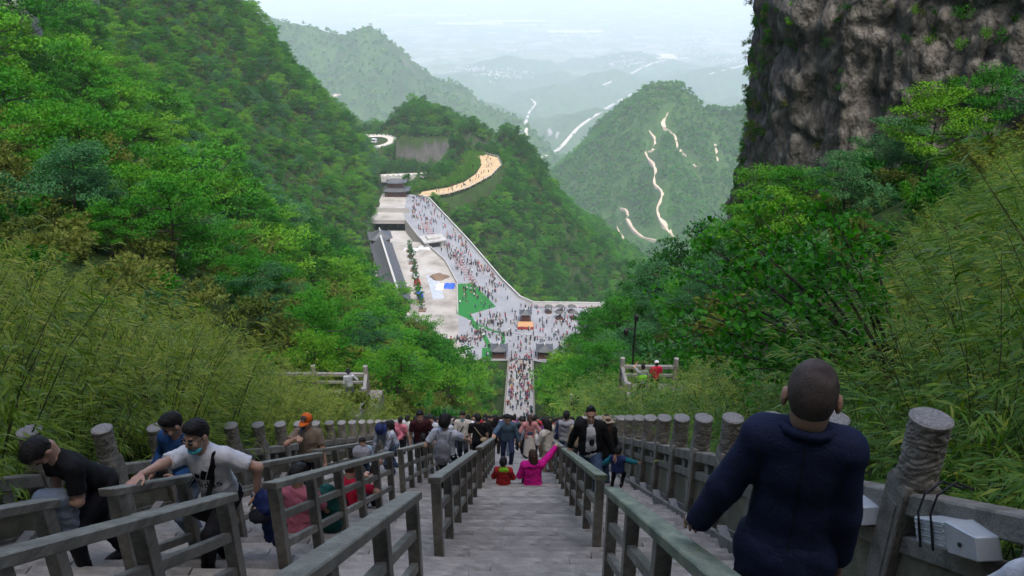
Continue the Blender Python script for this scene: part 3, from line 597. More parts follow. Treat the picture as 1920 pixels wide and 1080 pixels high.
for k in range(9): bench(6 + 3.6 * k, 242.2, 0, 'faded pink bench along the foot of the white parapet', 'benches by the parapet')
wall_run('yard_fence', [(-22, 236.4), (-24.3, 262), (-30.8, 284), (-40.6, 303)], PLZ, PLZ + 1.0, .35, M_conc, 'low concrete fence between the dusty yard and the crowded paving', 'fence')
wall_run('rope_line', [(-10, 222.5), (10, 217.3)], PLZ + .8, PLZ + .88, .06, M_dark, 'thin dark rope line across the plaza before the stairs', 'barrier')
# ---------------------------------------------------------------- sand path, roads, walkway beyond the plaza
sandp = [(-50, 375, -112.6), (-38, 380, -112.6), (-28, 392, -112.6), (-21, 411, -112.6), (-18, 431, -112.6), (-21, 446, -112.6)]
sheet('path', [(-52, 371), (-46, 369.5), (-37.5, 374.5), (-28, 386), (-18, 408), (-13.2, 430), (-15.6, 447), (-24.6, 456), (-28, 450), (-24, 431), (-26, 412), (-31, 396), (-39, 385), (-51, 377.5)], -112.6, M_sand)
M_road = surf('pale_road', (0.5, 0.47, 0.42), (0.42, 0.39, 0.34), 0.3, 0.9)
pth = [(-47, 369.2, -112.55), (-37.3, 374.2, -112.55), (-27.7, 385.8, -112.55), (-17.6, 408, -112.55), (-12.9, 430, -112.55), (-15.4, 447.4, -112.55), (-24.6, 456.3, -112.55)]
fen = empty('path_fence', pth[0]); tag(fen, 'pale fence along the outer edge of the orange sand path', 'fence')
for a, b in zip(pth[:-1], pth[1:]):
    for k in range(4):
        p = Vector(a).lerp(Vector(b), k / 4) - Vector(pth[0]); q = Vector(a).lerp(Vector(b), (k + 1) / 4) - Vector(pth[0])
        MB().box(-.09, .09, -.09, .09, -.6, 1.1).build('post', M_par, fen, p); MB().tube([p + Vector((0, 0, 1)), q + Vector((0, 0, 1))], .07, 4).build('rail', M_par, fen); MB().tube([p + Vector((0, 0, .5)), q + Vector((0, 0, .5))], .06, 4).build('rail', M_par, fen)
loop = []
for k in range(19):
    a = R_(-110 + 220 * k / 18); loop.append((-108 + 12.5 * math.cos(a), 555 + 17 * math.sin(a), -128.2))
loop = [(-134, 537, -128.0), (-124, 538, -128.1)] + loop + [(-124, 572, -128.2), (-134, 572, -128.2)]
ribbon(loop, 5.5, None, 'road', M_road)
def offset(pts, d):
    out = []
    for i, p in enumerate(pts):
        a = Vector(pts[max(i - 1, 0)][:2]); b = Vector(pts[min(i + 1, len(pts) - 1)][:2]); t = (b - a).normalized(); out.append((p[0] + t.y * d, p[1] - t.x * d, p[2]))
    return out
def road_wall(pts, label, depth=4, step=3.0):
    m = MB(); r = empty('road_wall', pts[0]); tag(r, label, 'wall'); p0 = Vector(pts[0])
    for a, b in zip(pts[:-1], pts[1:]):
        A2 = Vector(a) - p0; B2 = Vector(b) - p0; d = B2 - A2; L = math.hypot(d.x, d.y); M = Matrix.Translation(A2) @ Matrix.Rotation(math.atan2(d.y, d.x), 4, 'Z')
        m.box(0, L, -.3, .3, -depth, -.12, M)
        n = max(1, int(L / step))
        for k in range(n): MB().box(L * k / n, L * (k + .62) / n, -.2, .2, -.118, .8, M).build('kerb_block', M_par, r)
    m.build('retaining_face', M_conc, r)
road_wall(offset(loop, 2.9), 'crenellated kerb wall round the road loop below the knob')
road2 = ROAD2
ribbon(road2, 5, None, 'road', M_road); road_wall(offset(road2, 2.7), 'crenellated kerb wall along the road under the rock face')
bus = empty('coach', (-110, 552, -128.7), R_(80)); tag(bus, 'pale coach standing inside the road loop', 'coach')
MB().box(-1.25, 1.25, -4.5, 4.5, .5, 3.2).build('body', M_white, bus, bevel=.15); MB().box(-1.27, 1.27, -4, 4, 1.7, 2.6).build('window', M_dark, bus)
for sx in (-1, 1):
    for sy in (-2.8, 2.8): MB().lathe([(.5, -.15), (.5, .15)], 12, Matrix.Translation((sx * 1.15, sy, .5)) @ Matrix.Rotation(R_(90), 4, 'Y')).build('wheel', M_dark, bus)
wkp = [(-134, 436, -74), (-122, 439, -76), (-113, 441, -77), (-108, 446, -77.5), (-107, 454, -77.5)]
wk = empty('cliff_walkway', wkp[0]); tag(wk, 'railed walkway hugging the wooded ridge high above the plaza', 'walkway'); p0 = Vector(wkp[0])
for a, b in zip(wkp[:-1], wkp[1:]):
    A2 = Vector(a) - p0; B2 = Vector(b) - p0; d = B2 - A2; L = math.hypot(d.x, d.y); M = Matrix.Translation(A2) @ Matrix.Rotation(math.atan2(d.y, d.x), 4, 'Z')
    MB().box(0, L, -1.6, 1.6, -.5, 0, M).build('deck', M_road, wk); MB().box(0, L, -1.6, -1.45, .9, 1.1, M).build('rail', M_wallw, wk)
    for k in range(4): MB().box(L * k / 4, L * k / 4 + .15, -1.59, -1.46, .01, .9, M).build('post', M_wallw, wk)
# ---------------------------------------------------------------- cliffs
M_rock = surf('dark_cliff_rock', (0.115, 0.107, 0.093), (0.028, 0.026, 0.023), 1.3, 0.9, 1.0, 1.9, stretch=(1, 1, .5), detail=15, c3=(0.22, 0.21, 0.185), bdist=0.6)
def cliff(name, path, z0, z1, du, dv, amp, mat, seed, lean=0.0, flip=False):
    P = [Vector((x, y, 0)) for x, y in path]; L = [0]
    for a, b in zip(P[:-1], P[1:]): L.append(L[-1] + (b - a).length)
    us = np.arange(0, L[-1], du); vs_ = np.arange(z0, z1, dv)
    px = np.interp(us, L, [p.x for p in P]); py = np.interp(us, L, [p.y for p in P])
    k = max(1, int(6 / du)); ker = np.hanning(2 * k + 1); ker /= ker.sum()
    px = np.convolve(np.pad(px, k, mode='edge'), ker, 'valid'); py = np.convolve(np.pad(py, k, mode='edge'), ker, 'valid')
    tx = np.gradient(px); ty = np.gradient(py); n = np.hypot(tx, ty); nx, ny = ty / n, -tx / n
    if flip: nx, ny = -nx, -ny
    U, Vv = np.meshgrid(us, vs_)
    d = amp * (1.6 * fbm(U / 14, Vv / 60, seed, 3) + 1.3 * (1 - 2 * np.abs(fbm(U / 5.5, Vv / 34, seed + 4, 3))) + .7 * fbm(U / 2.2, Vv / 11, seed + 8, 4, .6) + .6 * fbm(U / 1.0, Vv / 2.2, seed + 12, 3, .6) - .9 * np.maximum(0, fbm(U / 3.2, Vv / 40, seed + 30, 3) - .25) + .8 * fbm(U / 20, Vv / 6, seed + 16, 3))
    if lean < 5: d = d - amp * (.7 * np.exp(-(fbm(U / 2.6, Vv / 17, seed + 50, 2) / .085) ** 2) + .5 * np.exp(-(fbm(U / 7, Vv / 4.2, seed + 54, 2) / .07) ** 2)) + 1.3 * fbm(Vv / 8, U / 30, seed + 60, 3)
    d = d + (.38 * amp * (np.floor(3.0 * fbm(U / 3.1 + 7, Vv / 4.5, seed + 40, 3)) / 2 + .8 * np.abs(fbm(U / .8, Vv / 1.1, seed + 44, 2))) if lean < 5 else 0) + lean * (Vv - z0) / (z1 - z0)
    X = px[None] + nx[None] * d; Y = py[None] + ny[None] * d; nu, nv = len(us), len(vs_)
    V = np.stack([X, Y, Vv + .4 * amp * fbm(U / 2, Vv / 2, seed + 20, 2)], -1).reshape(-1, 3); i = np.arange(nu * nv).reshape(nv, nu)
    o = link(name, arr_mesh(name, V, np.stack([i[:-1, :-1], i[:-1, 1:], i[1:, 1:], i[1:, :-1]], -1).reshape(-1, 4), [mat], smooth=False)); tag(o, kind='structure')
    NN = np.stack([np.broadcast_to(nx, X.shape), np.broadcast_to(ny, X.shape), np.zeros_like(X)], -1).reshape(-1, 3)
    return V, NN
CV, CN = cliff('cliff', [(72, 20), (52, 36), (41, 47), (33, 55), (26, 62), (22.6, 67), (22, 73), (24, 82), (32, 96), (46, 112)], -40, 58, .32, .36, .85, M_rock, 101, 1.5, True)
# unseen mountain wall behind the camera, sized and leaned to shade the upper stairs
cliff('cliff', [(-48, 0), (-36, -12), (-20, -17), (0, -18), (24, -16), (40, -8), (52, 4)], -40, 86, 3, 4, 2.5, M_rock, 131, 10.0)

# ---------------------------------------------------------------- leaves
def leaf_quads(C, D, Nn, ln, wd, fold=0.15):
    """pointed leaves: base C, direction D, normal Nn (arrays) -> verts, quads"""
    D = D / np.linalg.norm(D, axis=1, keepdims=True); S = np.cross(D, Nn); S /= (np.linalg.norm(S, axis=1, keepdims=True) + 1e-9); U = np.cross(S, D)
    ln = np.asarray(ln)[:, None]; wd = np.asarray(wd)[:, None]; m = C + D * ln * .45
    V = np.stack([C, m + S * wd / 2 + U * wd * fold, C + D * ln - U * ln * .12, m - S * wd / 2 + U * wd * fold], 1).reshape(-1, 3)
    return V, np.arange(len(C) * 4).reshape(-1, 4)
def rnd_dirs(r, n):
    v = r.normal(size=(n, 3)); return v / np.linalg.norm(v, axis=1, keepdims=True)
BARK = surf('bark', (0.06, 0.05, 0.04), (0.025, 0.022, 0.018), 8, 0.9)
def tree_meshes(seed, H=7.0, W=5.0, leaf=0.3, n=2400, mat=None, layered=0.6, low=0.25):
    r = np.random.default_rng(seed); tb = MB(); lean = r.normal(0, .05, 2); top = np.array([lean[0] * H, lean[1] * H, H * .8])
    tb.tube([(0, 0, -.8), top * .33, top * .66 + r.normal(0, .1, 3), top], [.026 * H / 1.6, .02 * H / 1.6, .012 * H / 1.6, .004 * H], 6)
    cen = []; rad = []; nl = int(11 + 3 * r.random())
    for k in range(nl):
        t = low + (1 - low) * (k + r.random() * .6) / nl; a = k * 2.4 + r.normal(0, .35)
        base = top * min(1, t * 1.02); ext = W / 2 * (math.sin(math.pi * min(.97, (t - low) / (1 - low) * .8 + .2)) ** .7) * r.uniform(.7, 1.15)
        end = base + np.array([math.cos(a) * ext, math.sin(a) * ext, r.uniform(.03, .22) * ext + H * .07])
        tb.tube([base, base * .45 + end * .55 + np.array([0, 0, -.03 * H]), end], [.011 * H / 1.4, .007 * H / 1.4, .003 * H], 4)
        for q in range(4):
            f = .45 + .18 * q; c = base * (1 - f) + end * f + r.normal(0, .09 * W, 3) * [1, 1, .45]; cen.append(c); rad.append(W * r.uniform(.11, .19))
    cen = np.array(cen); rad = np.array(rad); pick = r.integers(0, len(cen), n)
    p = rnd_dirs(r, n) * (r.random((n, 1)) ** .45); p[:, 2] *= (1 - layered); C = cen[pick] + p * rad[pick][:, None]
    out = C - np.array([0, 0, H * .55]); out /= np.linalg.norm(out, axis=1, keepdims=True)
    D = out * .5 + rnd_dirs(r, n) * .9; D[:, 2] -= .25; Nn = rnd_dirs(r, n) * .6 + np.array([0, 0, 1.0])
    sz = leaf * r.uniform(.7, 1.25, n); V, Fq = leaf_quads(C, D, Nn, sz, sz * .62)
    ct = r.random(len(cen)); tone = np.repeat(np.clip(.55 * ct[pick] + .45 * r.random(n), 0, 1), 4)
    return tb.mesh('trunk', BARK), arr_mesh('crown', V, Fq, [mat], attr=tone)
def shrub_mesh(seed, H=1.8, W=2.4, leaf=.2, n=700, mat=None):
    r = np.random.default_rng(seed); k = 9; cen = np.stack([r.normal(0, W * .24, k), r.normal(0, W * .24, k), H * r.uniform(.15, .8, k)], 1); rad = W * r.uniform(.16, .28, k); pick = r.integers(0, k, n)
    C = cen[pick] + rnd_dirs(r, n) * (r.random((n, 1)) ** .45) * rad[pick][:, None] * [1, 1, .7]
    D = C - np.array([0, 0, H * .2]); D /= np.linalg.norm(D, axis=1, keepdims=True); D = D + rnd_dirs(r, n) * .9
    sz = leaf * r.uniform(.7, 1.3, n); V, Fq = leaf_quads(C, D, rnd_dirs(r, n) * .6 + [0, 0, 1], sz, sz * .55)
    return arr_mesh('foliage', V, Fq, [mat], attr=np.repeat(np.clip(.5 * r.random(k)[pick] + .5 * r.random(n), 0, 1), 4))
def bamboo_meshes(seed, H=3.0, culms=13, spread=1.1, leafl=.17, wind=(0.5, -.1), mat=None, twigs=11, per=8):
    r = np.random.default_rng(seed); cb = MB(); C = []; D = []; wv = np.array([wind[0], wind[1], 0.])
    for c in range(culms):
        a = r.uniform(0, 6.28); b0 = np.array([math.cos(a), math.sin(a), 0]) * r.uniform(.05, .35); h = H * r.uniform(.7, 1.1)
        e = b0 + np.array([math.cos(a), math.sin(a), 0]) * spread * r.uniform(.4, 1.1) + wv * h * .3 + np.array([0, 0, h]); m = b0 * .7 + e * .3 + np.array([0, 0, h * .33])
        q = lambda t: (1 - t) ** 2 * b0 + 2 * t * (1 - t) * m + t * t * e
        cb.tube([b0 - [0, 0, .3], q(.35), q(.7), e], [.011, .009, .006, .003], 3)
        for w in range(twigs):
            t = .3 + .7 * (w + r.random()) / twigs; p = q(t); a2 = r.uniform(0, 6.28); L = r.uniform(.2, .5) * (1.15 - .45 * t)
            d = np.array([math.cos(a2), math.sin(a2), r.uniform(-.1, .5)]) + wv * .9
            for k in range(per):
                f = .35 + .65 * k / per; C.append(p + d * L * f + r.normal(0, .03, 3)); dd = d * .8 + wv * .7 + rnd_dirs(r, 1)[0] * .6; dd[2] -= .45; D.append(dd)
    C = np.array(C); D = np.array(D); n = len(C); ln = leafl * r.uniform(.65, 1.25, n)
    V, Fq = leaf_quads(C, D, rnd_dirs(r, n) * .7 + [0, 0, 1], ln, ln * .13, .2)
    return cb.mesh('culms', M_culm), arr_mesh('foliage', V, Fq, [mat], attr=np.repeat(r.random(n), 4))
M_culm = surf('bamboo_culm', (0.12, 0.13, 0.05), (0.06, 0.07, 0.03), 6, 0.6)
G = dict(mid=leafm('leaf_mid_green', [(.016, .09, .009), (.032, .16, .014), (.055, .215, .018), (.1, .26, .022)]),
         deep=leafm('leaf_deep_green', [(.009, .055, .008), (.018, .1, .012), (.03, .135, .015), (.055, .17, .02)]),
         bright=leafm('leaf_bright_green', [(.03, .13, .01), (.06, .2, .015), (.1, .26, .02), (.16, .3, .026)]),
         blue=leafm('leaf_blue_green', [(.02, .075, .03), (.04, .13, .05), (.06, .17, .06), (.09, .2, .07)]),
         olive=leafm('leaf_olive', [(.045, .07, .014), (.08, .115, .022), (.12, .15, .032), (.17, .185, .045)]))
M_bleaf = leafm('bamboo_leaf_olive', [(.055, .11, .012), (.115, .21, .022), (.19, .3, .035), (.31, .37, .06), (.44, .42, .11)], .4, .42, .2)
M_bleafg = leafm('bamboo_leaf_green', [(.035, .1, .012), (.07, .19, .02), (.13, .27, .035), (.24, .34, .05), (.48, .4, .05)], .35, .38, .25)
M_broad = leafm('broad_leaf_green', [(.025, .16, .012), (.05, .26, .016), (.09, .36, .02), (.15, .42, .03)], .45, .4, .2)
# ---------------------------------------------------------------- scattering
def scatter(name, srcs, P, rot, scl, idx, label=None):
    """one uncountable mass of plants: points that carry instances of the source meshes"""
    c = bpy.data.collections.new(name + '_sources')
    for k, me in enumerate(srcs): c.objects.link(bpy.data.objects.new('%s_%02d' % (name, k), me))
    me = bpy.data.meshes.new(name); n = len(P); me.vertices.add(n); me.vertices.foreach_set('co', np.asarray(P, np.float32).ravel())
    a = me.attributes.new('rot', 'FLOAT_VECTOR', 'POINT'); a.data.foreach_set('vector', np.asarray(rot, np.float32).ravel())
    a = me.attributes.new('scl', 'FLOAT', 'POINT'); a.data.foreach_set('value', np.asarray(scl, np.float32))
    a = me.attributes.new('idx', 'INT', 'POINT'); a.data.foreach_set('value', np.asarray(idx, np.int32)); me.update()
    o = link(name, me); tag(o, kind='stuff')
    g = bpy.data.node_groups.new(name, 'GeometryNodeTree'); g.interface.new_socket('Geometry', in_out='INPUT', socket_type='NodeSocketGeometry'); g.interface.new_socket('Geometry', in_out='OUTPUT', socket_type='NodeSocketGeometry')
    N = g.nodes; K = g.links; gi = N.new('NodeGroupInput'); go = N.new('NodeGroupOutput'); ip = N.new('GeometryNodeInstanceOnPoints'); ci = N.new('GeometryNodeCollectionInfo')
    ci.inputs['Collection'].default_value = c; ci.inputs['Separate Children'].default_value = True; ci.inputs['Reset Children'].default_value = True
    def na(nm, ty): q = N.new('GeometryNodeInputNamedAttribute'); q.data_type = ty; q.inputs['Name'].default_value = nm; return q.outputs['Attribute']
    er = N.new('FunctionNodeEulerToRotation'); K.new(na('rot', 'FLOAT_VECTOR'), er.inputs[0])
    K.new(gi.outputs[0], ip.inputs['Points']); K.new(ci.outputs[0], ip.inputs['Instance']); ip.inputs['Pick Instance'].default_value = True
    K.new(na('idx', 'INT'), ip.inputs['Instance Index']); K.new(er.outputs[0], ip.inputs['Rotation']); K.new(na('scl', 'FLOAT'), ip.inputs['Scale']); K.new(ip.outputs[0], go.inputs[0])
    md = o.modifiers.new('scatter', 'NODES'); md.node_group = g; return o
def joined(tr, cr):
    bm = bmesh.new(); bm.from_mesh(tr); k = len(bm.faces); bm.from_mesh(cr)
    me = bpy.data.meshes.new('plant'); bm.faces.ensure_lookup_table()
    for f in list(bm.faces)[k:]: f.material_index = 1
    bm.to_mesh(me); bm.free(); me.materials.append(tr.materials[0]); me.materials.append(cr.materials[0]); return me
CAMM = cam.rotation_euler.to_matrix(); CAMI = np.array(CAMM.inverted())
def project(P):
    c = np.asarray(P) @ CAMI.T; z = -c[:, 2]; return 960 + 1466 * c[:, 0] / z, 540 - 1466 * c[:, 1] / z, z
def seen(P, fn, up=3.0, margin=80):
    """in the frame and not behind the ground"""
    u, v, z = project(P); ok = (z > 1) & (u > -margin) & (u < 1920 + margin) & (v > -margin) & (v < 1080 + margin)
    T = P + np.array([0, 0, up])
    for t in np.linspace(.1, .95, 22): q = T * t; ok &= q[:, 2] > fn(q[:, 0], q[:, 1]) - 1.0
    return ok
def jitter_grid(x0, x1, y0, y1, s, r):
    X, Y = np.meshgrid(np.arange(x0, x1, s), np.arange(y0, y1, s)); X = X.ravel() + r.uniform(-.48, .48, X.size) * s; Y = Y.ravel() + r.uniform(-.48, .48, Y.size) * s; return X, Y
r = np.random.default_rng(21)
def slope_of(fn, x, y): e = 1.5; return np.hypot(fn(x + e, y) - fn(x - e, y), fn(x, y + e) - fn(x, y - e)) / (2 * e)
XL = lambda y: np.interp(y, [-20, 0, 150, 170, 188, 203, 212, 235, 300, 330, 375, 430, 520], [-5.35, -5.35, -6, -10, -20, -28, -33, -48, -62, -66, -71, -80, -112])
XR = lambda y: np.interp(y, [-20, 0, 150, 196, 212, 225, 244, 300], [2.62, 2.62, 4.6, 7, 14, 23, 36, 60])
# tree kinds: (seed, height, width, leaf, n, material, layered)
KIND = [(1, 7.5, 6.0, .30, 2600, 'mid', .65), (2, 6.5, 6.2, .28, 2600, 'bright', .7), (3, 8.0, 5.5, .30, 2600, 'deep', .5), (4, 6.0, 5.5, .27, 2400, 'blue', .65), (5, 5.0, 4.8, .25, 2200, 'olive', .45), (6, 8.5, 6.8, .32, 2800, 'mid', .7), (7, 6.8, 5.2, .28, 2400, 'bright', .55), (8, 7.2, 6.4, .3, 2600, 'deep', .6)]
TREES = [tree_meshes(s, h, w, lf, n, G[m], ly) for s, h, w, lf, n, m, ly in KIND]; TJ = [joined(*t) for t in TREES]
FINE = [tree_meshes(20 + k, 6.5, 5.6, .17, 6500, G[m], .6, .3) for k, m in enumerate(('mid', 'bright', 'blue', 'mid'))]; FJ = [joined(*t) for t in FINE]
SHR = [shrub_mesh(40 + k, mat=G[m]) for k, m in enumerate(('mid', 'bright', 'deep', 'olive', 'olive', 'blue'))]
word = {'mid': 'mid green', 'bright': 'bright yellow green', 'deep': 'dark green', 'blue': 'bluish green', 'olive': 'olive brown'}
# points of the left slope, right slope, spur
pts = []
X, Y = jitter_grid(-240, -6, 30, 470, 4.6, r); m = (X < np.where(Y < 206, np.interp(Y, [0, 150, 188, 206], [-5.6, -6.2, -8, -19]), XL(Y)) - np.where((Y > 206) & (Y < 320), 4.5, 2.2)) & (Y > 26 - .7 * (X + 6)); pts.append((X[m], Y[m], np.zeros(m.sum(), int)))
X, Y = jitter_grid(3, 60, 46, 246, 4.4, r); m = (X > XR(Y) + 2.0); pts.append((X[m], Y[m], np.ones(m.sum(), int)))
X, Y = jitter_grid(-210, 130, 246, 640, 3.5, r); dpar, _, sdp = seg_d(X, Y, [(a, b, 0) for a, b in PARAPET]); dsand, _, _ = seg_d(X, Y, sandp); dl, _, _ = seg_d(X, Y, loop); d2, _, _ = seg_d(X, Y, road2)
m = (((sdp < 0) & (dpar > 3)) | (Y > 378)) & (dsand > 8) & (dl > 5) & (d2 > 5) & ((X > XL(Y) + 1) | (Y > 505)) & (np.hypot(X + 108, (Y - 555) * .8) > 18); pts.append((X[m], Y[m], np.full(m.sum(), 2)))
X = np.concatenate([p[0] for p in pts]); Y = np.concatenate([p[1] for p in pts]); reg = np.concatenate([p[2] for p in pts]); Z = h_near(X, Y); sl = slope_of(h_near, X, Y)
ds_, _, sn_ = seg_d(X, Y, sandp); keep = ((sl < 3.2) | (r.random(len(X)) < .25)) & ~((Y > 500) & (sl > 2.4)) & ~((Y > 374) & (Y < 458) & (ds_ < 19) & (sn_ < 0))
dw, _, _ = seg_d(X, Y, wkp); keep &= dw > 3
uh, vh, _ = project(np.stack([X, Y, Z + 4.5], 1)); keep &= ~((Y < 300) & (X < 0) & (vh > 440) & (vh < 606) & (uh > 716 + (vh - 455) * .3) & (uh < 900))   # the hall and yard stay clear of trees
P = np.stack([X, Y, Z], 1)[keep]; reg = reg[keep]; n = len(P)
dist = np.linalg.norm(P, axis=1); big = fbm(P[:, 0] / 30, P[:, 1] / 30, 77, 3)
tone_l = np.where(P[:, 1] < 110, 1, 0) * (reg == 0)
choice = np.array([[0, 5, 2, 1, 6, 3, 7, 0], [5, 0, 1, 7, 6, 2, 0, 1], [2, 7, 0, 5, 2, 1, 6, 7]])
kind = choice[reg, np.clip(((big + r.normal(0, .35, n)) * 4 + 4).astype(int), 0, 7)]
ol = (reg == 0) & (P[:, 1] < 150) & (fbm(P[:, 0] / 22, P[:, 1] / 22, 78, 2) + .004 * (90 - P[:, 1]) > .12) & (r.random(n) < .75); kind = np.where(ol, 4, kind)
scl = r.uniform(.5, 1.0, n) ** .8 * r.choice([1, 1, 1, 1.45], n) * 1.1 * np.where(reg == 2, .8, 1.0) * np.where(dist < 80, .8, 1) * np.where((P[:, 1] > 175) & (P[:, 1] < 330) & (reg < 2), .72, 1)
rot = np.stack([r.normal(0, .05, n), r.normal(0, .05, n), r.uniform(0, 6.28, n)], 1)
vis = seen(P, h_near, 5.0); size = np.where(vis, scl / dist, 0); order = np.argsort(-size)[:265]; solo = np.zeros(n, bool); solo[order] = size[order] > 0
place = ['the steep slope beside the long hall', 'the slope below the dark cliff', 'the wooded spur beyond the plaza']
def put_tree(me2, p, rt, s, label, name='broadleaf_tree', grp=None):
    t = empty(name, p); t.rotation_euler = rt; t.scale = (s, s, s); tag(t, label, 'tree', grp); link('trunk', me2[0], t); link('crown', me2[1], t); return t
for i in np.nonzero(solo)[0]:
    k = kind[i]; near = dist[i] < 85 and reg[i] < 2 and k != 4
    me2 = FINE[int(k) % 4] if near else TREES[k]; c = word['mid bright blue mid'.split()[int(k) % 4] if near else KIND[k][5]]
    put_tree(me2, P[i], rot[i], scl[i], '%s %s tree on %s' % (c, 'fine leaved' if near else 'layered', place[reg[i]]), grp='%s trees on %s' % (c, place[reg[i]]))
for q, nm in enumerate(('slope_forest', 'cliff_slope_forest', 'spur_forest')):
    s_ = (reg == q) & ~solo; scatter(nm, TJ, P[s_], rot[s_], scl[s_], kind[s_])
# undergrowth
X, Y = jitter_grid(-190, 60, 4, 470, 2.3, r); m = ((X < np.where(Y < 206, np.interp(Y, [0, 150, 188, 206], [-5.6, -5.6, -5.2, -7]), XL(Y)) - .8) & ((Y > 22 - .9 * (X + 6)) | ((X < -11) & (Y > 5)))) | ((X > XR(Y) + .6) & (Y < 246) & (Y > 30)); X, Y = X[m], Y[m]; S_ = np.stack([X, Y, h_near(X, Y) - .2], 1); v = seen(S_, h_near, 3.0); S_ = S_[v]; n = len(S_)
kk = r.integers(0, 6, n); kk = np.where((S_[:, 1] < 130) & (S_[:, 0] < 0) & (r.random(n) < .6), 3, kk)
scatter('undergrowth', SHR, S_, np.stack([r.normal(0, .1, n), r.normal(0, .1, n), r.uniform(0, 6.28, n)], 1), r.uniform(.6, 1.3, n), kk)
X, Y = jitter_grid(-170, 130, 246, 640, 2.6, r); dpar, _, sdp = seg_d(X, Y, [(a, b, 0) for a, b in PARAPET]); dsand, _, _ = seg_d(X, Y, sandp); dl, _, _ = seg_d(X, Y, loop); d2, _, _ = seg_d(X, Y, road2)
m = (((sdp < 0) & (dpar > 1.5)) | (Y > 378)) & (dsand > 7.5) & (dl > 4) & (d2 > 4) & ((X > XL(Y) + 1) | (Y > 505)) & (np.hypot(X + 108, (Y - 555) * .8) > 17); S_ = np.stack([X[m], Y[m], h_near(X[m], Y[m]) - .3], 1); sl2 = slope_of(h_near, S_[:, 0], S_[:, 1]); S_ = S_[seen(S_, h_near, 3.0) & ((sl2 < 2.6) | (r.random(len(S_)) < .35)) & ~((S_[:, 1] > 500) & (sl2 > 2.4))]; n = len(S_)
scatter('spur_undergrowth', SHR, S_, np.stack([r.normal(0, .1, n), r.normal(0, .1, n), r.uniform(0, 6.28, n)], 1), r.uniform(.8, 1.5, n), r.integers(0, 4, n))
# young bamboo along the sand path
X, Y = jitter_grid(-64, -14, 376, 456, 1.5, r); ds, _, sd_ = seg_d(X, Y, sandp); m = (ds > 5.6) & (ds < 15) & (sd_ < 0) & (X > -60); S_ = np.stack([X[m], Y[m], h_near(X[m], Y[m])], 1); n = len(S_)
BG = [tree_meshes(60 + k, 6.5, 1.9, .26, 700, G['bright'], .1, .3) for k in range(2)]
scatter('sapling_grove', [joined(*b) for b in BG], S_, np.stack([np.zeros(n), np.zeros(n), r.uniform(0, 6.28, n)], 1), r.uniform(.4, .62, n), r.integers(0, 2, n))
# yard trees in their row
YT = [tree_meshes(70 + k, 6.5, 2.6, .26, 1300, G['deep'], .35, .3) for k in range(2)]
for k in range(9):
    t = k / 8; put_tree(YT[k % 2], (-46.5 + 12.3 * t + random.uniform(-.5, .5), 296 - 57 * t, PLZ), (0, 0, k * 1.3), random.uniform(.75, 1.15), 'slender dark green tree in the row between the yard and the long hall', 'yard_tree', 'yard trees in a row')
    bx = MB().box(-1.2, 1.2, -1.2, 1.2, 0, .5).build('planter', M_brown, loc=(-46.5 + 12.3 * t, 296.0 - 57 * t, PLZ + .01)); tag(bx, 'low brown planter under a tree of the yard row', 'planter', 'planters of the yard row')
# far forests
FT = []
for k, mm in enumerate(('mid', 'mid', 'bright')):
    q = shrub_mesh(80 + k, 8, 8.5, 1.5, 260, G[mm]); FT.append(q)
X, Y = jitter_grid(-40, 560, 780, 1620, 7.0, r); S_ = np.stack([X, Y, h_far(X, Y) - .5], 1); v = seen(S_, h_far, 8, 20) & (S_[:, 2] > -560); S_ = S_[v]; FAR1 = S_
def far_wood(name, S_, s0, s1):
    n = len(S_); scatter(name, FT, S_, np.stack([np.zeros(n), np.zeros(n), r.uniform(0, 6.28, n)], 1), r.uniform(s0, s1, n), np.clip((fbm(S_[:, 0] / 80, S_[:, 1] / 80, 5, 2) * 3 + r.normal(1, .7, n)).astype(int), 0, 2))
X, Y = jitter_grid(-1150, 240, 1650, 2620, 19, r); S_ = np.stack([X, Y, h_far(X, Y) - 1], 1); sl2 = slope_of(h_far, X, Y); S_ = S_[seen(S_, h_far, 12, 20) & (sl2 < 1.5)]
far_wood('far_mountain_forest', S_, 1.0, 1.9)
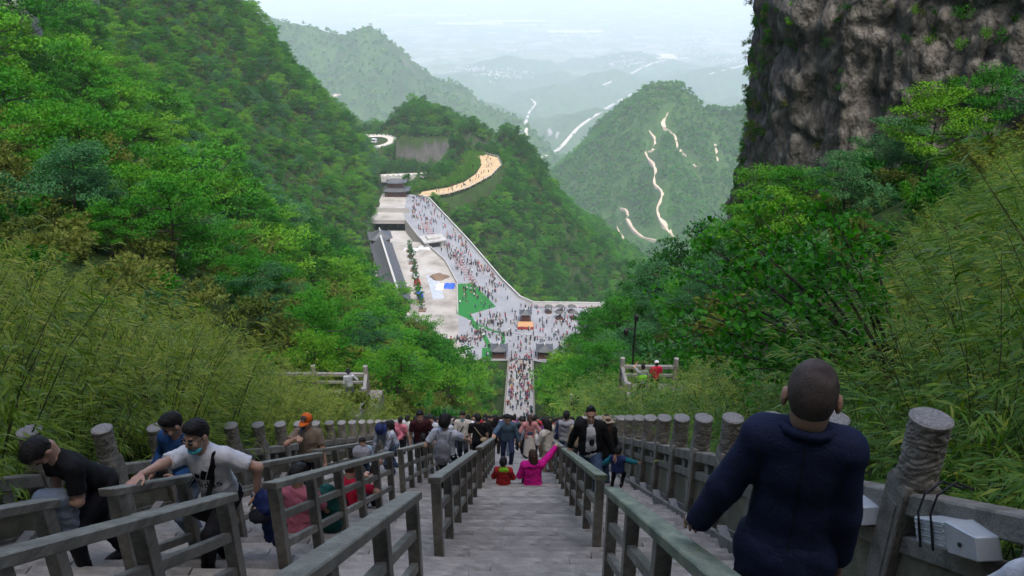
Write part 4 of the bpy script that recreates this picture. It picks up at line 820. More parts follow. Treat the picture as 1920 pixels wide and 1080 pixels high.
# grey rock showing through the forest of the steep slope
M_outc = surf('grey_outcrop_rock', (0.17, 0.165, 0.155), (0.045, 0.043, 0.04), 0.9, 0.9, 1.0, 2.5, stretch=(1, 1, .35), detail=12, c3=(0.27, 0.265, 0.25), bdist=0.3)
def march_near(px, py):
    d = np.array(CAMM @ Vector(((px - 960) / 1466, (540 - py) / 1466, -1))); t = np.linspace(20, 460, 900) / d[1]; Q = t[:, None] * d; k = np.nonzero(Q[:, 2] < h_near(Q[:, 0], Q[:, 1]))[0]; return Q[k[0]] if len(k) else None
for px, py, w_, h__, lab in [(30, 90, 7, 13, 'tall grey rock outcrop high on the steep slope, the broader one'), (172, 25, 5, 11, 'grey rock outcrop with vertical cracks high on the steep slope'), (190, 125, 3, 5, 'small grey rock outcrop below the cracked one on the steep slope'), (95, 150, 3, 6, 'small grey rock outcrop below the broader one on the steep slope')]:
    c = march_near(px, py)
    if c is None: continue
    th = np.linspace(0, math.pi, 26); ph = np.linspace(0, 2 * math.pi, 48, endpoint=False); T_, P_ = np.meshgrid(th, ph, indexing='ij'); q = 1 + .28 * fbm(P_ * 3 + px, T_ * 1.5, 7, 4, .6) + .12 * fbm(P_ * 9, T_ * 5 + py, 9, 3)
    V = np.stack([w_ * .5 * q * np.sin(T_) * np.cos(P_), w_ * .8 * q * np.sin(T_) * np.sin(P_), h__ * .5 * np.cos(T_) * (1 + .1 * q)], -1).reshape(-1, 3); i = np.arange(26 * 48).reshape(26, 48); j = np.roll(i, -1, 1)
    o = link('rock_outcrop', arr_mesh('rock_outcrop', V, np.stack([i[:-1], i[1:], j[1:], j[:-1]], -1).reshape(-1, 4), [M_outc]), None, c - np.array([1.2, 0, -.6]), (0, R_(28), 0)); tag(o, lab, 'rock')
# ---------------------------------------------------------------- plants on the cliff face
w = r.random(len(CV)); u_, v_, z_ = project(CV); pr = np.clip(.012 + .3 * np.maximum(0, fbm(CV[:, 0] / 4 + CV[:, 1] / 5, CV[:, 2] / 9, 140, 3)) + .08 * (np.abs(u_ - 1412) < 25) + .05 * (v_ < 90), 0, .5) * .8
m = (w < pr) & (u_ > 1340) & (v_ > -60) & (v_ < 420) & (z_ > 0); S_ = CV[m] + CN[m] * .1; n = len(S_)
CS = [shrub_mesh(90 + k, .8, 1.0, .12, 260, G[mm]) for k, mm in enumerate(('mid', 'bright', 'olive', 'deep'))]
scatter('cliff_plants', CS, S_, np.stack([r.normal(.3, .3, n), r.normal(-.5, .3, n), r.uniform(0, 6.28, n)], 1), r.uniform(.4, 1.2, n), r.integers(0, 4, n))
for k, (p, rt) in enumerate([((21.4, 74, -6.5), (0, R_(-62), .4)), ((21.2, 73, -10.6), (0, R_(-70), 0)), ((22, 75, -2.5), (0, R_(-55), .8))]):
    put_tree(FINE[k], p, rt, (.22, .24, .2)[k], ['small tree jutting from the cliff edge under the bare twigs', 'lowest small tree jutting sideways from the cliff edge', 'small tree at the top of the cliff edge'][k], 'cliff_tree')
# ---------------------------------------------------------------- bamboo beside the stairs
BL = [bamboo_meshes(100 + k, (2.6, 3.1, 2.3, 2.9, 2.0)[k], 14, 1.1, .17, (.55, .1), M_bleaf) for k in range(5)]
BR = [bamboo_meshes(110 + k, (2.6, 3.2, 2.4, 3.4)[k], 13, 1.25, .21, (-.6, .1), M_bleafg, 12, 8) for k in range(4)]
BANDS = {-1: [(4.5, 'above the bowed man in black'), (7.5, 'behind the bowed man in black'), (10.5, 'behind the person in the blue hoodie'), (15, 'behind the man in the orange cap'), (20, 'behind the woman in the navy bucket hat'), (25, 'short of the bamboo landing'), (30, 'around the bamboo landing'), (99, 'beyond the bamboo landing')], 1: [(4.2, 'over the pale floodlight'), (7, 'behind the navy suit man'), (12, 'behind the arching broad leaved tree'), (16, 'behind the toddler'), (20, 'between the toddler and the stone landing'), (25, 'short of the stone landing'), (30, 'around the stone landing with the pole'), (99, 'beyond the stone landing with the pole')]}
def bamboo(side, X, Y, src, label, grp, limit, nm, s0=.8, s1=1.2):
    S_ = np.stack([X, Y, h_near(X, Y) - .1], 1); v = seen(S_, h_near, 3.0, 160); S_ = S_[v]; n = len(S_); sc_ = r.uniform(s0, s1, n)
    for q in range(9):                      # plants stay lower where the thicket is young
        u_, v_, zz = project(S_ + np.stack([np.zeros(n), np.zeros(n), (3.3 if side < 0 else 3.8) * sc_], 1)); u_ = u_ + (0 if side < 0 else -1466 * 1.6 * sc_ / zz); lim = (445 + .42 * u_) if side < 0 else np.interp(u_, [900, 1250, 1480, 1600, 1700, 1800, 1920, 2100], [700, 680, 640, 520, 400, 320, 200, 120])
        sc_ = np.where(v_ < lim + r.normal(0, 18, n), sc_ * .86, sc_)
    kp = sc_ > .3; S_, sc_ = S_[kp], sc_[kp]; n = len(S_)
    rz = r.normal(0, .35, n); kk = r.integers(0, len(src), n); d = np.linalg.norm(S_, axis=1); o = np.argsort(d)
    for i in o[:limit]:
        t = empty('bamboo_clump', S_[i]); t.rotation_euler = (0, 0, rz[i]); t.scale = (sc_[i],) * 3; bl_ = next(w for q, w in BANDS[side] if S_[i][1] < q); tag(t, label % bl_, 'bamboo', grp + ' ' + bl_); link('culms', src[kk[i]][0], t); fo = link('foliage', src[kk[i]][1], t)
    q = o[limit:]
    if len(q): scatter(nm, [joined(*b) for b in src], S_[q], np.stack([np.zeros(len(q)), np.zeros(len(q)), rz[q]], 1), sc_[q], kk[q])
X, Y = jitter_grid(-40, -5.4, -3, 48, .95, r); m = (X < -5.75) & (Y < 46 - .8 * (-6 - X)) & ((X > -24)); bamboo(-1, X[m], Y[m], BL, 'olive windswept bamboo clump %s', 'olive bamboo', 150, 'bamboo_thicket', .85, 1.3)
X, Y = jitter_grid(2.9, 26, -3, 46, 1.05, r); m = (X > 3.25) & (X < 9 + .35 * Y); bamboo(1, X[m], Y[m], BR, 'green bamboo clump with long drooping leaves %s', 'green bamboo', 150, 'green_bamboo_thicket', .8, 1.25)
# ---------------------------------------------------------------- broad-leaved tree leaning over the balustrade
def unproj(px, py, y):
    d = np.array(CAMM @ Vector(((px - 960) / 1466, (540 - py) / 1466, -1))); return d * (y / d[1])
bt = empty('broadleaf_tree', (6.6, 11.5, float(h_near(6.6, 11.5)))); tag(bt, 'broad leaved tree with dark arching limbs leaning towards the stairs', 'tree'); b0 = np.array(bt.location)
tips = [(1215, 560, 16), (1250, 500, 16), (1290, 440, 15), (1340, 400, 15), (1400, 385, 14), (1470, 385, 14), (1550, 380, 13), (1260, 600, 14), (1330, 560, 13), (1400, 600, 12.5), (1300, 660, 13), (1420, 470, 13), (1500, 560, 12), (1350, 480, 14.5), (1560, 470, 12.5), (1380, 690, 12), (1230, 640, 15.5), (1480, 660, 11.5), (1620, 420, 13.5)]
tb = MB(); fork = np.array([.0, .2, 1.0]); tb.tube([(0, 0, -.5), fork * .5, fork], [.1, .085, .07], 7); C = []; W_ = []
for k, (a, b, c) in enumerate(tips):
    e = unproj(a, b, c) - b0; mid_ = fork * .45 + e * .55 + np.array([0, 0, .35]); q = lambda t: (1 - t) ** 2 * fork + 2 * t * (1 - t) * mid_ + t * t * e
    tb.tube([q(t) for t in (0, .25, .5, .75, 1)], [.05, .036, .025, .015, .006], 5)
    for w in range(9):
        t = .45 + .55 * (w + r.random()) / 9; p = q(t); f = rnd_dirs(r, 1)[0] * [.8, .8, .5] * r.uniform(.3, .75); tb.tube([p, p + f], [.008, .003], 3)
        for z in range(19): C.append(p + f * r.uniform(.2, 1.1) + r.normal(0, .13, 3) * [1, 1, .6])
C = np.array(C); n = len(C); D = rnd_dirs(r, n); D[:, 2] -= .5; Nn = rnd_dirs(r, n) * .5 + [0, 0, 1]
tb.build('trunk', BARK, bt)
def broad_leaf():
    V = [(0, 0, 0)]; pr = [(.15, .3), (.35, .46), (.6, .4), (.82, .2)]
    for t, w in pr: V += [(t, w * .9, .06), (t, 0, 0), (t, -w * .9, .06)]
    V.append((1.05, 0, -.12)); Fs = [(0, 2, 1), (0, 3, 2)]
    for j in range(3): a = 1 + 3 * j; Fs += [(a, a + 1, a + 4, a + 3), (a + 1, a + 2, a + 5, a + 4)]
    Fs += [(10, 11, 13), (11, 12, 13)]; return MB().raw(V, Fs).mesh('leaf', M_broad)
LM = broad_leaf(); sz = .125 * r.uniform(.7, 1.25, n); od = np.argsort(np.linalg.norm(C + b0, axis=1)); first = od[:290]; rest = od[290:]
for i in first:
    d = Vector(D[i]).normalized(); nn = Vector(Nn[i]); s = d.cross(nn).normalized(); u = s.cross(d); M = Matrix((d, -s, u)).transposed().to_4x4(); M.translation = C[i]; o = link('leaf', LM, bt); o.matrix_local = M @ Matrix.Scale(sz[i], 4)
V, Fq = leaf_quads(C[rest], D[rest], Nn[rest], sz[rest], sz[rest] * .85); o = link('leaves', arr_mesh('leaves', V, Fq, [M_broad], attr=np.repeat(r.random(len(rest)), 4)), bt); tag(o, kind='stuff')
# ---------------------------------------------------------------- winding roads of the middle hill, valley roads, far villages
def hit_far(px, py, lo=600, hi=9000, ns=1400):
    d = np.array(CAMM @ Vector(((px - 960) / 1466, (540 - py) / 1466, -1))); t = np.linspace(lo, hi, ns) / d[1]; Q = t[:, None] * d; k = np.nonzero(Q[:, 2] < h_far(Q[:, 0], Q[:, 1]))[0]
    return Q[k[0]] if len(k) else None
ROADS = [([(1250, 212), (1243, 228), (1246, 241), (1257, 248), (1264, 258), (1267, 272), (1276, 286), (1288, 296), (1298, 308), (1308, 315)], 6),
         ([(1223, 235), (1221, 248), (1231, 264), (1226, 282), (1213, 287), (1219, 300), (1229, 313), (1232, 328), (1229, 346), (1242, 358), (1244, 372), (1236, 390), (1238, 408), (1250, 428), (1264, 446)], 7),
         ([(1162, 392), (1174, 394), (1178, 404), (1168, 416), (1160, 426), (1170, 448), (1182, 470), (1194, 496)], 6), ([(1178, 412), (1190, 432), (1208, 446), (1234, 452)], 7), ([(1342, 270), (1346, 292), (1350, 316)], 6)]
def smooth_line(L, n=6):
    out = []
    for i in range(len(L) - 1):
        p0, p1, p2, p3 = L[max(i - 1, 0)], L[i], L[i + 1], L[min(i + 2, len(L) - 1)]
        for k in range(n):
            t = k / n; out.append(tuple(.5 * ((2 * b) + (-a + c) * t + (2 * a - 5 * b + 4 * c - d) * t * t + (-a + 3 * b - 3 * c + d) * t ** 3) for a, b, c, d in zip(p0, p1, p2, p3)))
    return out + [tuple(L[-1])]
road_lines = []
def far_road(pp, w, lift, mat):
    H_ = [hit_far(*p) for p in smooth_line(pp, 5)]; H_ = [h for h in H_ if h is not None]
    if len(H_) < 2: return
    A_ = np.array(H_); Bq = A_.copy(); Bq[1:-1] = (A_[:-2] + 2 * A_[1:-1] + A_[2:]) / 4; H_ = list(Bq)
    road_lines.append([(h[0], h[1], h[2]) for h in H_])
    V = []; Fs = []
    for i, h in enumerate(H_):
        a = H_[max(i - 1, 0)]; b = H_[min(i + 1, len(H_) - 1)]; t = np.array([b[0] - a[0], b[1] - a[1]]); t /= np.linalg.norm(t) + 1e-6; nn = np.array([-t[1], t[0]]) * w / 2
        V += [(h[0] + nn[0], h[1] + nn[1], h[2] + lift), (h[0] - nn[0], h[1] - nn[1], h[2] + lift), (h[0] - nn[0], h[1] - nn[1], h[2] - 5), (h[0] + nn[0], h[1] + nn[1], h[2] - 5)]
    for i in range(len(H_) - 1):
        a = 4 * i; Fs += [(a, a + 1, a + 5, a + 4), (a + 1, a + 2, a + 6, a + 5), (a + 3, a, a + 4, a + 7)]
    o = MB().raw(V, Fs).build('road', mat); tag(o, kind='structure')
M_froad = surf('bare_road_cut', (0.46, 0.38, 0.28), (0.36, 0.28, 0.2), .05, .95)
for pp, w in ROADS: far_road(pp, w * 1.1, 2.2, M_froad)
dmin = np.full(len(FAR1), 1e9)
for L in road_lines: d, _, _ = seg_d(FAR1[:, 0], FAR1[:, 1], L); dmin = np.minimum(dmin, d)
far_wood('middle_hill_forest', FAR1[dmin > 9], .7, 1.25)
M_vroad = surf('valley_road', (0.5, 0.45, 0.38), None, .02, .9)
far_road([(1000, 302), (1040, 286), (1060, 268), (1085, 240), (1120, 215), (1160, 190), (1212, 162)], 17, 4, M_vroad)
far_road([(985, 258), (986, 230), (994, 208), (1004, 196), (996, 186)], 13, 4, M_vroad)
far_road([(1130, 160), (1180, 140), (1225, 118), (1290, 108)], 17, 4, M_vroad); far_road([(1330, 140), (1380, 126), (1420, 118)], 24, 4, M_vroad)
# villages: clusters of tiny pale houses in the valley
M_house = surf('village_wall', (0.45, 0.43, 0.4), (0.25, 0.23, 0.21), .004, .9); m = MB(); rr = random.Random(5); k = 0
for px, py, sx, sy, n in [(940, 140, 60, 12, 130), (880, 132, 30, 6, 50), (1180, 120, 50, 12, 120), (1245, 100, 30, 12, 90), (1300, 88, 60, 14, 120), (960, 92, 30, 8, 80), (1100, 70, 120, 20, 160), (850, 30, 80, 10, 110), (1320, 70, 80, 8, 130), (1370, 115, 40, 10, 60), (1040, 254, 12, 6, 10), (1300, 30, 120, 25, 140), (700, 30, 120, 14, 60)]:
    for q in range(n):
        h = hit_far(rr.gauss(px, sx * .5), rr.gauss(py, sy * .5), 2500, 17000, 240)
        if h is None: continue
        s = rr.uniform(4, 10) * max(1, h[1] / 7000); M = Matrix.Translation(h) @ Matrix.Rotation(rr.uniform(0, 3), 4, 'Z'); m.box(-s, s, -s * .6, s * .6, -20, rr.uniform(7, 18), M)
o = m.build('far_villages', M_house); tag(o, kind='stuff')
m = MB()
for px, py, sx in [(800, 30, 70), (960, 40, 60), (1240, 108, 28), (1080, 60, 50), (880, 45, 60)]:
    h = hit_far(px, py, 2500, 17000)
    if h is not None: w = sx / 1466 * h[1]; m.box(h[0] - w, h[0] + w, h[1] - 60, h[1] + 220, h[2] - 5, h[2] + 5)
o = m.build('bare_fields', M_vroad); tag(o, kind='structure')
# ---------------------------------------------------------------- people: smooth distance fields turned into one skin
def nets(F, org, vox):
    """naive surface nets on a sampled field (negative inside)"""
    S = F < 0; a = S[:-1, :-1, :-1]; alls = a.copy(); anys = a.copy()
    for i in (0, 1):
        for j in (0, 1):
            for k in (0, 1):
                q = S[i:S.shape[0] - 1 + i, j:S.shape[1] - 1 + j, k:S.shape[2] - 1 + k]; alls &= q; anys |= q
    mix = anys & ~alls; idx = np.argwhere(mix); n = len(idx)
    if n == 0: return np.zeros((0, 3)), np.zeros((0, 4), int)
    lut = np.full(mix.shape, -1, np.int64); lut[mix] = np.arange(n); acc = np.zeros((n, 3)); cnt = np.zeros(n)
    cor = [(i, j, k) for i in (0, 1) for j in (0, 1) for k in (0, 1)]; fv = {c: F[idx[:, 0] + c[0], idx[:, 1] + c[1], idx[:, 2] + c[2]] for c in cor}
    for c in cor:
        for ax_ in range(3):
            if c[ax_]: continue
            d = list(c); d[ax_] = 1; d = tuple(d); f0, f1 = fv[c], fv[d]; m = (f0 < 0) != (f1 < 0); t = f0[m] / (f0[m] - f1[m]); p = np.tile(np.array(c, float), (m.sum(), 1)); p[:, ax_] += t; acc[m] += p; cnt[m] += 1
    V = (idx + acc / cnt[:, None]) * vox + org; Q = []
    for ax_ in range(3):
        s0 = [slice(None)] * 3; s1 = [slice(None)] * 3; s0[ax_] = slice(0, -1); s1[ax_] = slice(1, None); A, B = S[tuple(s0)], S[tuple(s1)]; e = np.argwhere(A != B); o1, o2 = [(1, 2), (2, 0), (0, 1)][ax_]
        e = e[(e[:, o1] > 0) & (e[:, o2] > 0) & (e[:, o1] < S.shape[o1] - 1) & (e[:, o2] < S.shape[o2] - 1)]
        def cell(da, db): c = e.copy(); c[:, o1] -= da; c[:, o2] -= db; return lut[c[:, 0], c[:, 1], c[:, 2]]
        q = np.stack([cell(1, 1), cell(0, 1), cell(0, 0), cell(1, 0)], 1); flip = ~A[e[:, 0], e[:, 1], e[:, 2]]; q[flip] = q[flip][:, ::-1]; Q.append(q)
    return V, np.concatenate(Q)
class Field:
    def __init__(s, k=.03): s.p = []; s.k = k; s.lo = []; s.hi = []
    def add(s, fn, lo, hi, k=None, op='u'):
        s.p.append((fn, np.array(lo, float), np.array(hi, float), s.k if k is None else k, op))
        if op == 'u': s.lo.append(lo); s.hi.append(hi)
        return s
    def cone(s, a, b, r1, r2, k=None, cut=False, op='u'):
        a = np.array(a, float); b = np.array(b, float); d = b - a; L2 = d @ d + 1e-9; u = d / math.sqrt(L2)
        def fn(P):
            t = ((P - a) @ d) / L2; tc = np.clip(t, 0, 1); q = np.linalg.norm(P - a - tc[..., None] * d, axis=-1) - (r1 + (r2 - r1) * tc)
            return np.maximum(q, (P - b) @ u) if cut else q
        m = max(r1, r2); return s.add(fn, np.minimum(a, b) - m, np.maximum(a, b) + m, k, op)
    def ell(s, c, rad, M=None, k=None, op='u'):
        c = np.array(c, float); rad = np.array(rad, float); M = np.eye(3) if M is None else M
        def fn(P):
            q = (P - c) @ M; k0 = np.linalg.norm(q / rad, axis=-1); k1 = np.linalg.norm(q / rad ** 2, axis=-1) + 1e-9; return k0 * (k0 - 1) / k1
        m = np.abs(M) @ rad; return s.add(fn, c - m, c + m, k, op)
    def plane(s, p, n):
        p = np.array(p, float); n = np.array(n, float); n = n / np.linalg.norm(n); return s.add(lambda P: (P - p) @ n, [-9] * 3, [9] * 3, 0, 'i')
    def mesh(s, vox, fold=0.0, fs=1.0, iso=0):
        lo = np.min(s.lo, 0) - 3 * vox - .02; hi = np.max(s.hi, 0) + 3 * vox + .02; sh = np.ceil((hi - lo) / vox).astype(int) + 1
        axs = [lo[i] + vox * np.arange(sh[i]) for i in range(3)]; F = np.full(sh, .5)
        for fn, a, b, k, op in s.p:
            mg = k + 3 * vox; i0 = np.maximum(0, np.floor((a - mg - lo) / vox).astype(int)); i1 = np.minimum(sh, np.ceil((b + mg - lo) / vox).astype(int) + 1)
            if np.any(i1 <= i0): continue
            sl_ = tuple(slice(i0[q], i1[q]) for q in range(3)); P = np.stack(np.meshgrid(*[axs[q][sl_[q]] for q in range(3)], indexing='ij'), -1); d = fn(P); f = F[sl_]
            if op == 'u':
                if k > 0: h = np.clip(.5 + .5 * (f - d) / k, 0, 1); F[sl_] = f + (d - f) * h - k * h * (1 - h)
                else: F[sl_] = np.minimum(f, d)
            elif op == 's': F[sl_] = np.maximum(f, -d)
            else: F[sl_] = np.maximum(f, d)
        if iso:
            X, Y, Z = np.meshgrid(*axs, indexing='ij', sparse=True); F = F + iso * (np.sin(150 * X + 3 * np.sin(60 * Z)) * np.sin(140 * Y + 2 * np.sin(90 * X)) + .7 * np.sin(170 * Z + 4 * np.sin(70 * Y) + 3 * np.sin(80 * X)))
        if fold:
            X, Y, Z = np.meshgrid(*axs, indexing='ij', sparse=True); F = F + fold * (np.sin(31 * fs * X + 9 * np.sin(13 * Z + 4 * Y)) * np.sin(27 * fs * Z + 7 * np.sin(11 * X) + 5 * np.sin(17 * Y)) + .6 * np.sin(47 * fs * (Z + .5 * X) + 6 * np.sin(9 * Y)))
        return nets(F, lo, vox)
def hand_proto(kind):
    f = Field(.008); f.ell((0, .045, 0), (.041, .055, .016)); f.cone((0, -.02, 0), (0, .02, 0), .026, .024)
    cv = dict(relax=.5, grip=1.25, flat=.12, fist=1.7)[kind]
    for i, (x, L, q) in enumerate([(.03, .066, .5), (.01, .076, .0), (-.011, .071, -.05), (-.031, .056, -.12)]):
        p = np.array([x, .088, 0]); a = cv * .45
        for sg, rr_ in ((L * .42, .0095), (L * .32, .0088), (L * .28, .0078)):
            d = np.array([q * .1, math.cos(a), -math.sin(a)]); n2 = p + d * sg; f.cone(p, n2, rr_, rr_ * .92, .004); p = n2; a += cv * .62
    f.cone((.03, .02, -.004), (.058, .052, -.012), .0135, .0115, .008); f.cone((.058, .052, -.012), (.066 - .02 * cv, .085, -.02 - .012 * cv), .0112, .009, .004)
    return f.mesh(.0058)
HANDS = {k: hand_proto(k) for k in ('relax', 'grip', 'flat', 'fist')}
def merge(parts):
    V = []; Q = []; b = 0
    for v, q in parts:
        if len(v): V.append(v); Q.append(q + b); b += len(v)
    return np.concatenate(V), np.concatenate(Q)
def nrm(v): v = np.array(v, float); return v / (np.linalg.norm(v) + 1e-9)
def ik(a, t, l1, l2, pole):
    d = t - a; L = np.linalg.norm(d); u = d / (L + 1e-9); L = min(L, (l1 + l2) * .998); x = (l1 * l1 - l2 * l2 + L * L) / (2 * L); h = math.sqrt(max(0, l1 * l1 - x * x)); p = np.array(pole, float); p = p - (p @ u) * u; p = nrm(p)
    return a + u * x + p * h, a + u * L
def rotm(yaw=0, pitch=0, roll=0):
    return np.array(Matrix.Rotation(yaw, 3, 'Z') @ Matrix.Rotation(-pitch, 3, 'X') @ Matrix.Rotation(roll, 3, 'Y'))   # pitch > 0 looks down
def cloth(name, c, c2=None, rough=.85, scale=14): return surf(name, c, c2 or tuple(x * .78 for x in c), scale, rough, .25, 90, spec=.2)
SKIN = surf('skin', (0.5, 0.31, 0.22), (0.42, 0.24, 0.165), 9, .5, 0, spec=.35); HAIR = surf('dark_hair', (0.014, 0.012, 0.011), (0.006, 0.005, 0.005), 60, .55, .4, 160); GREYHAIR = surf('cropped_greying_hair', (0.13, 0.098, 0.08), (0.045, 0.036, 0.03), 22, .7, .4, 200); BROWNHAIR = surf('brown_hair', (0.06, 0.03, 0.018), (0.025, 0.013, 0.008), 60, .55, .3, 160)
LIP = mono('lips', (.3, .1, .085)); EYEM = mono('eye_dark', (.012, .01, .01), .3); TEETH = mono('teeth', (.7, .68, .62))
MC = {}
def CM(key, c, **k):
    if key not in MC: MC[key] = cloth(key, c, **k)
    return MC[key]
SHOE = mono('dark_shoe', (.02, .02, .022)); SHOEW = mono('white_shoe', (.6, .6, .6))
def stair_z(x, y):
    i = math.floor(y / RUN); return SL((i + 1) * RUN) if -5.2 < x < 2.5 and y < 150 else SL(y)
class Person: pass
def person(label, x, y, yaw, H=1.7, lean=0, side=0, twist=0, pel=None, feet=None, hl=None, hr=None, polel=None, poler=None, hyaw=0, hpitch=0, top=None, topk='tee', bottom=None, hair='short', hairm=None, shoe=None, lod=0, girth=1.0, hands=('relax', 'relax'), gz=None, seated=False, group=None, face=True, collar=None, skirt=False, kneepole=None, hroll=0, sleeve=None, skin=None, hsc=1.0, neck=.155, shw=.172):
    """yaw 0 faces down the stairs, 180 faces up them; hands and feet are given in the person's own frame"""
    s = H / 1.75; g = stair_z(x, y) if gz is None else gz; R3 = np.array(Matrix.Rotation(R_(yaw), 3, 'Z')); skin = skin or SKIN
    W = lambda p: R3 @ np.array(p, float) + np.array([x, y, g])
    root = empty('person', (x, y, g), R_(yaw)); tag(root, label, 'person', group)
    loc = lambda w: R3.T @ (np.array(w, float) - np.array([x, y, g]))
    if feet is None: feet = [(-.1 * s, 0.02), (.1 * s, -.02)]
    F_ = []
    for f in feet:
        if len(f) == 3: F_.append(np.array(f, float))
        else: w = W((f[0], f[1], 0)); F_.append(np.array([f[0], f[1], (stair_z(w[0], w[1]) - g if gz is None else 0) + .085 * s]))
    low = min(f[2] for f in F_) - .085 * s
    P = np.array([0, 0, low + .925 * s]) if pel is None else np.array(pel, float)
    u = np.array(Matrix.Rotation(R_(side), 3, 'Y') @ Matrix.Rotation(-R_(lean), 3, 'X')) @ np.array([0, 0, 1.]); tw = np.array(Matrix.Rotation(R_(twist), 3, 'Z')); rv = nrm(tw @ np.array([1, 0, 0]) - (tw @ np.array([1, 0, 0]) @ u) * u); fw = np.cross(u, rv); B = np.stack([rv, fw, u], 1)
    T = lambda a, b, c: P + rv * a * s + fw * b * s + u * c * s
    nk = T(0, -.01, .5); SH = [T(-shw, -.005, .43), T(shw, -.005, .43)]; HP = [P + np.array([-.085 * s, 0, -.02 * s]), P + np.array([.085 * s, 0, -.02 * s])]
    hang = [T(-.25, .03, -.1), T(.25, .03, -.1)]
    def tgt(h, i):
        if h is None: q = SH[i] + np.array([(-1, 1)[i] * .09 * s, .05 * s, -.52 * s]); return q
        return loc(h[1:]) if h[0] == 'w' else np.array(h, float)
    AR = []
    for i, h in enumerate((hl, hr)):
        pole = (polel, poler)[i]
        if pole is None: pole = ((-1, 1)[i] * .6, -1, -.3)
        e, w = ik(SH[i], tgt(h, i), .285 * s, .25 * s, pole); AR.append((SH[i], e, w))
    LG = []
    for i in (0, 1): k, a = ik(HP[i], F_[i], .42 * s, .42 * s, (kneepole[i] if kneepole else ((-1, 1)[i] * .12, 1, .1))); LG.append((HP[i], k, a))
    Hm = rotm(R_(hyaw), R_(hpitch), R_(hroll)); hs = (s if H > 1.4 else s * 1.28) * hsc; hu = nrm(u * .6 + np.array([0, 0, 1]) * .4 + Hm[:, 1] * .25 * math.sin(R_(abs(hpitch)))); hc = nk + hu * neck * hs + fw * .015 * s; h_ = lambda a, b, c: hc + Hm @ (np.array([a, b, c]) * hs)
    vx = (.0145, .024)[lod]; q = girth
    # body
    f = Field(.03); f.ell(T(0, 0, .32), np.array((.15 * q, .1 * q, .19)) * s, B); f.ell(T(0, .005, .1), np.array((.135 * q, .095 * q, .16)) * s, B); f.ell(P, np.array((.15 * q, .11 * q, .11)) * s, B); f.cone(SH[0], SH[1], .055 * s, .055 * s); [f.cone(T(0, -.02, .49), q_, .05 * s, .05 * s) for q_ in SH]; f.cone(nk - u * .04 * s, hc - Hm[:, 2] * .05 * hs, .056 * s, .05 * s)
    for (a, e, w) in AR: f.cone(a, e, .05 * s, .039 * s); f.cone(e, w, .04 * s, .027 * s)
    for (a, k, b) in LG: f.cone(a, k, .08 * s, .052 * s); f.cone(k, b, .052 * s, .035 * s)
    if lod: f.ell(h_(0, 0, 0), np.array((.078, .095, .12)) * hs, Hm)
    parts = [f.mesh(vx * 1.1)]
    if not lod:
        f = Field(.018); f.ell(h_(0, -.012, .025), np.array((.074, .094, .096)) * hs, Hm); f.ell(h_(0, -.045, -.01), np.array((.062, .055, .07)) * hs, Hm); f.ell(h_(0, .022, -.05), np.array((.056, .062, .072)) * hs, Hm); f.ell(h_(0, .05, -.1), np.array((.028, .022, .018)) * hs, Hm, .02)
        f.cone(h_(0, .088, .015), h_(0, .106, -.026), .008 * hs, .0135 * hs, .012); f.cone(h_(-.03, .078, .026), h_(.03, .078, .026), .012 * hs, .012 * hs, .015); f.ell(h_(0, .082, -.062), np.array((.024, .012, .014)) * hs, Hm, .012); f.cone(h_(0, -.028, -.07), nk, .057 * hs, .062 * s, .03)
        for sx in (-1, 1): f.ell(h_(sx * .083, -.01, -.01), np.array((.012, .024, .035)) * hs, Hm, .008); f.ell(h_(sx * .04, .07, -.03), np.array((.025, .02, .022)) * hs, Hm, .02); f.ell(h_(sx * .031, .098, .006), np.array((.016, .014, .009)) * hs, Hm, 0, 's')
        parts.append(f.mesh(.0085))
    for i, (a, e, w) in enumerate(AR):
        v, fq = HANDS[hands[i]]; d = nrm(w - e)
        if hands[i] in ('flat', 'grip'): d = nrm(d * .45 + np.array([0, .9, -.05]))
        back = np.array([0, 0, 1.]) if hands[i] in ('flat', 'grip') else np.array([(-1, 1)[i] * 1., .15, 0.2]); z_ = nrm(back - (back @ d) * d); x_ = np.cross(d, z_) * 1.0
        mir = 1 if i == 1 else -1; x_ = x_ if ((x_ @ np.array([-mir, 0.5, 0])) > 0) else -x_
        M = np.stack([x_, d, z_], 1); v2 = v * s * 1.02 @ M.T + w - d * .0; fq2 = fq if np.linalg.det(M) > 0 else fq[:, ::-1]; parts.append((v2, fq2))
    V, Q = merge(parts); link('body', arr_mesh('body', V, Q, [skin], smooth=True), root)
    # trousers or skirt
    if bottom is not None:
        f = Field(.025)
        f.ell(P + u * .02 * s, np.array((.163 * q, .123 * q, .115)) * s, B)
        if skirt:
            z0 = min(F_[0][2], F_[1][2]) + .12 * s; f.cone(P, (P[0], P[1], z0), .15 * s, .21 * s, cut=True)
        else:
            for (a, k, b) in LG: f.cone(a, k, .094 * s * q ** .5, .068 * s, .03); f.cone(k, b, .069 * s, .054 * s, .02); f.cone(b, b - np.array([0, 0, .03]) * s, .056 * s, .058 * s, .01, cut=True)
        V, Q = f.mesh(vx, .0035, .7); link('skirt' if skirt else 'trousers', arr_mesh('trousers', V, Q, [bottom], smooth=True), root)
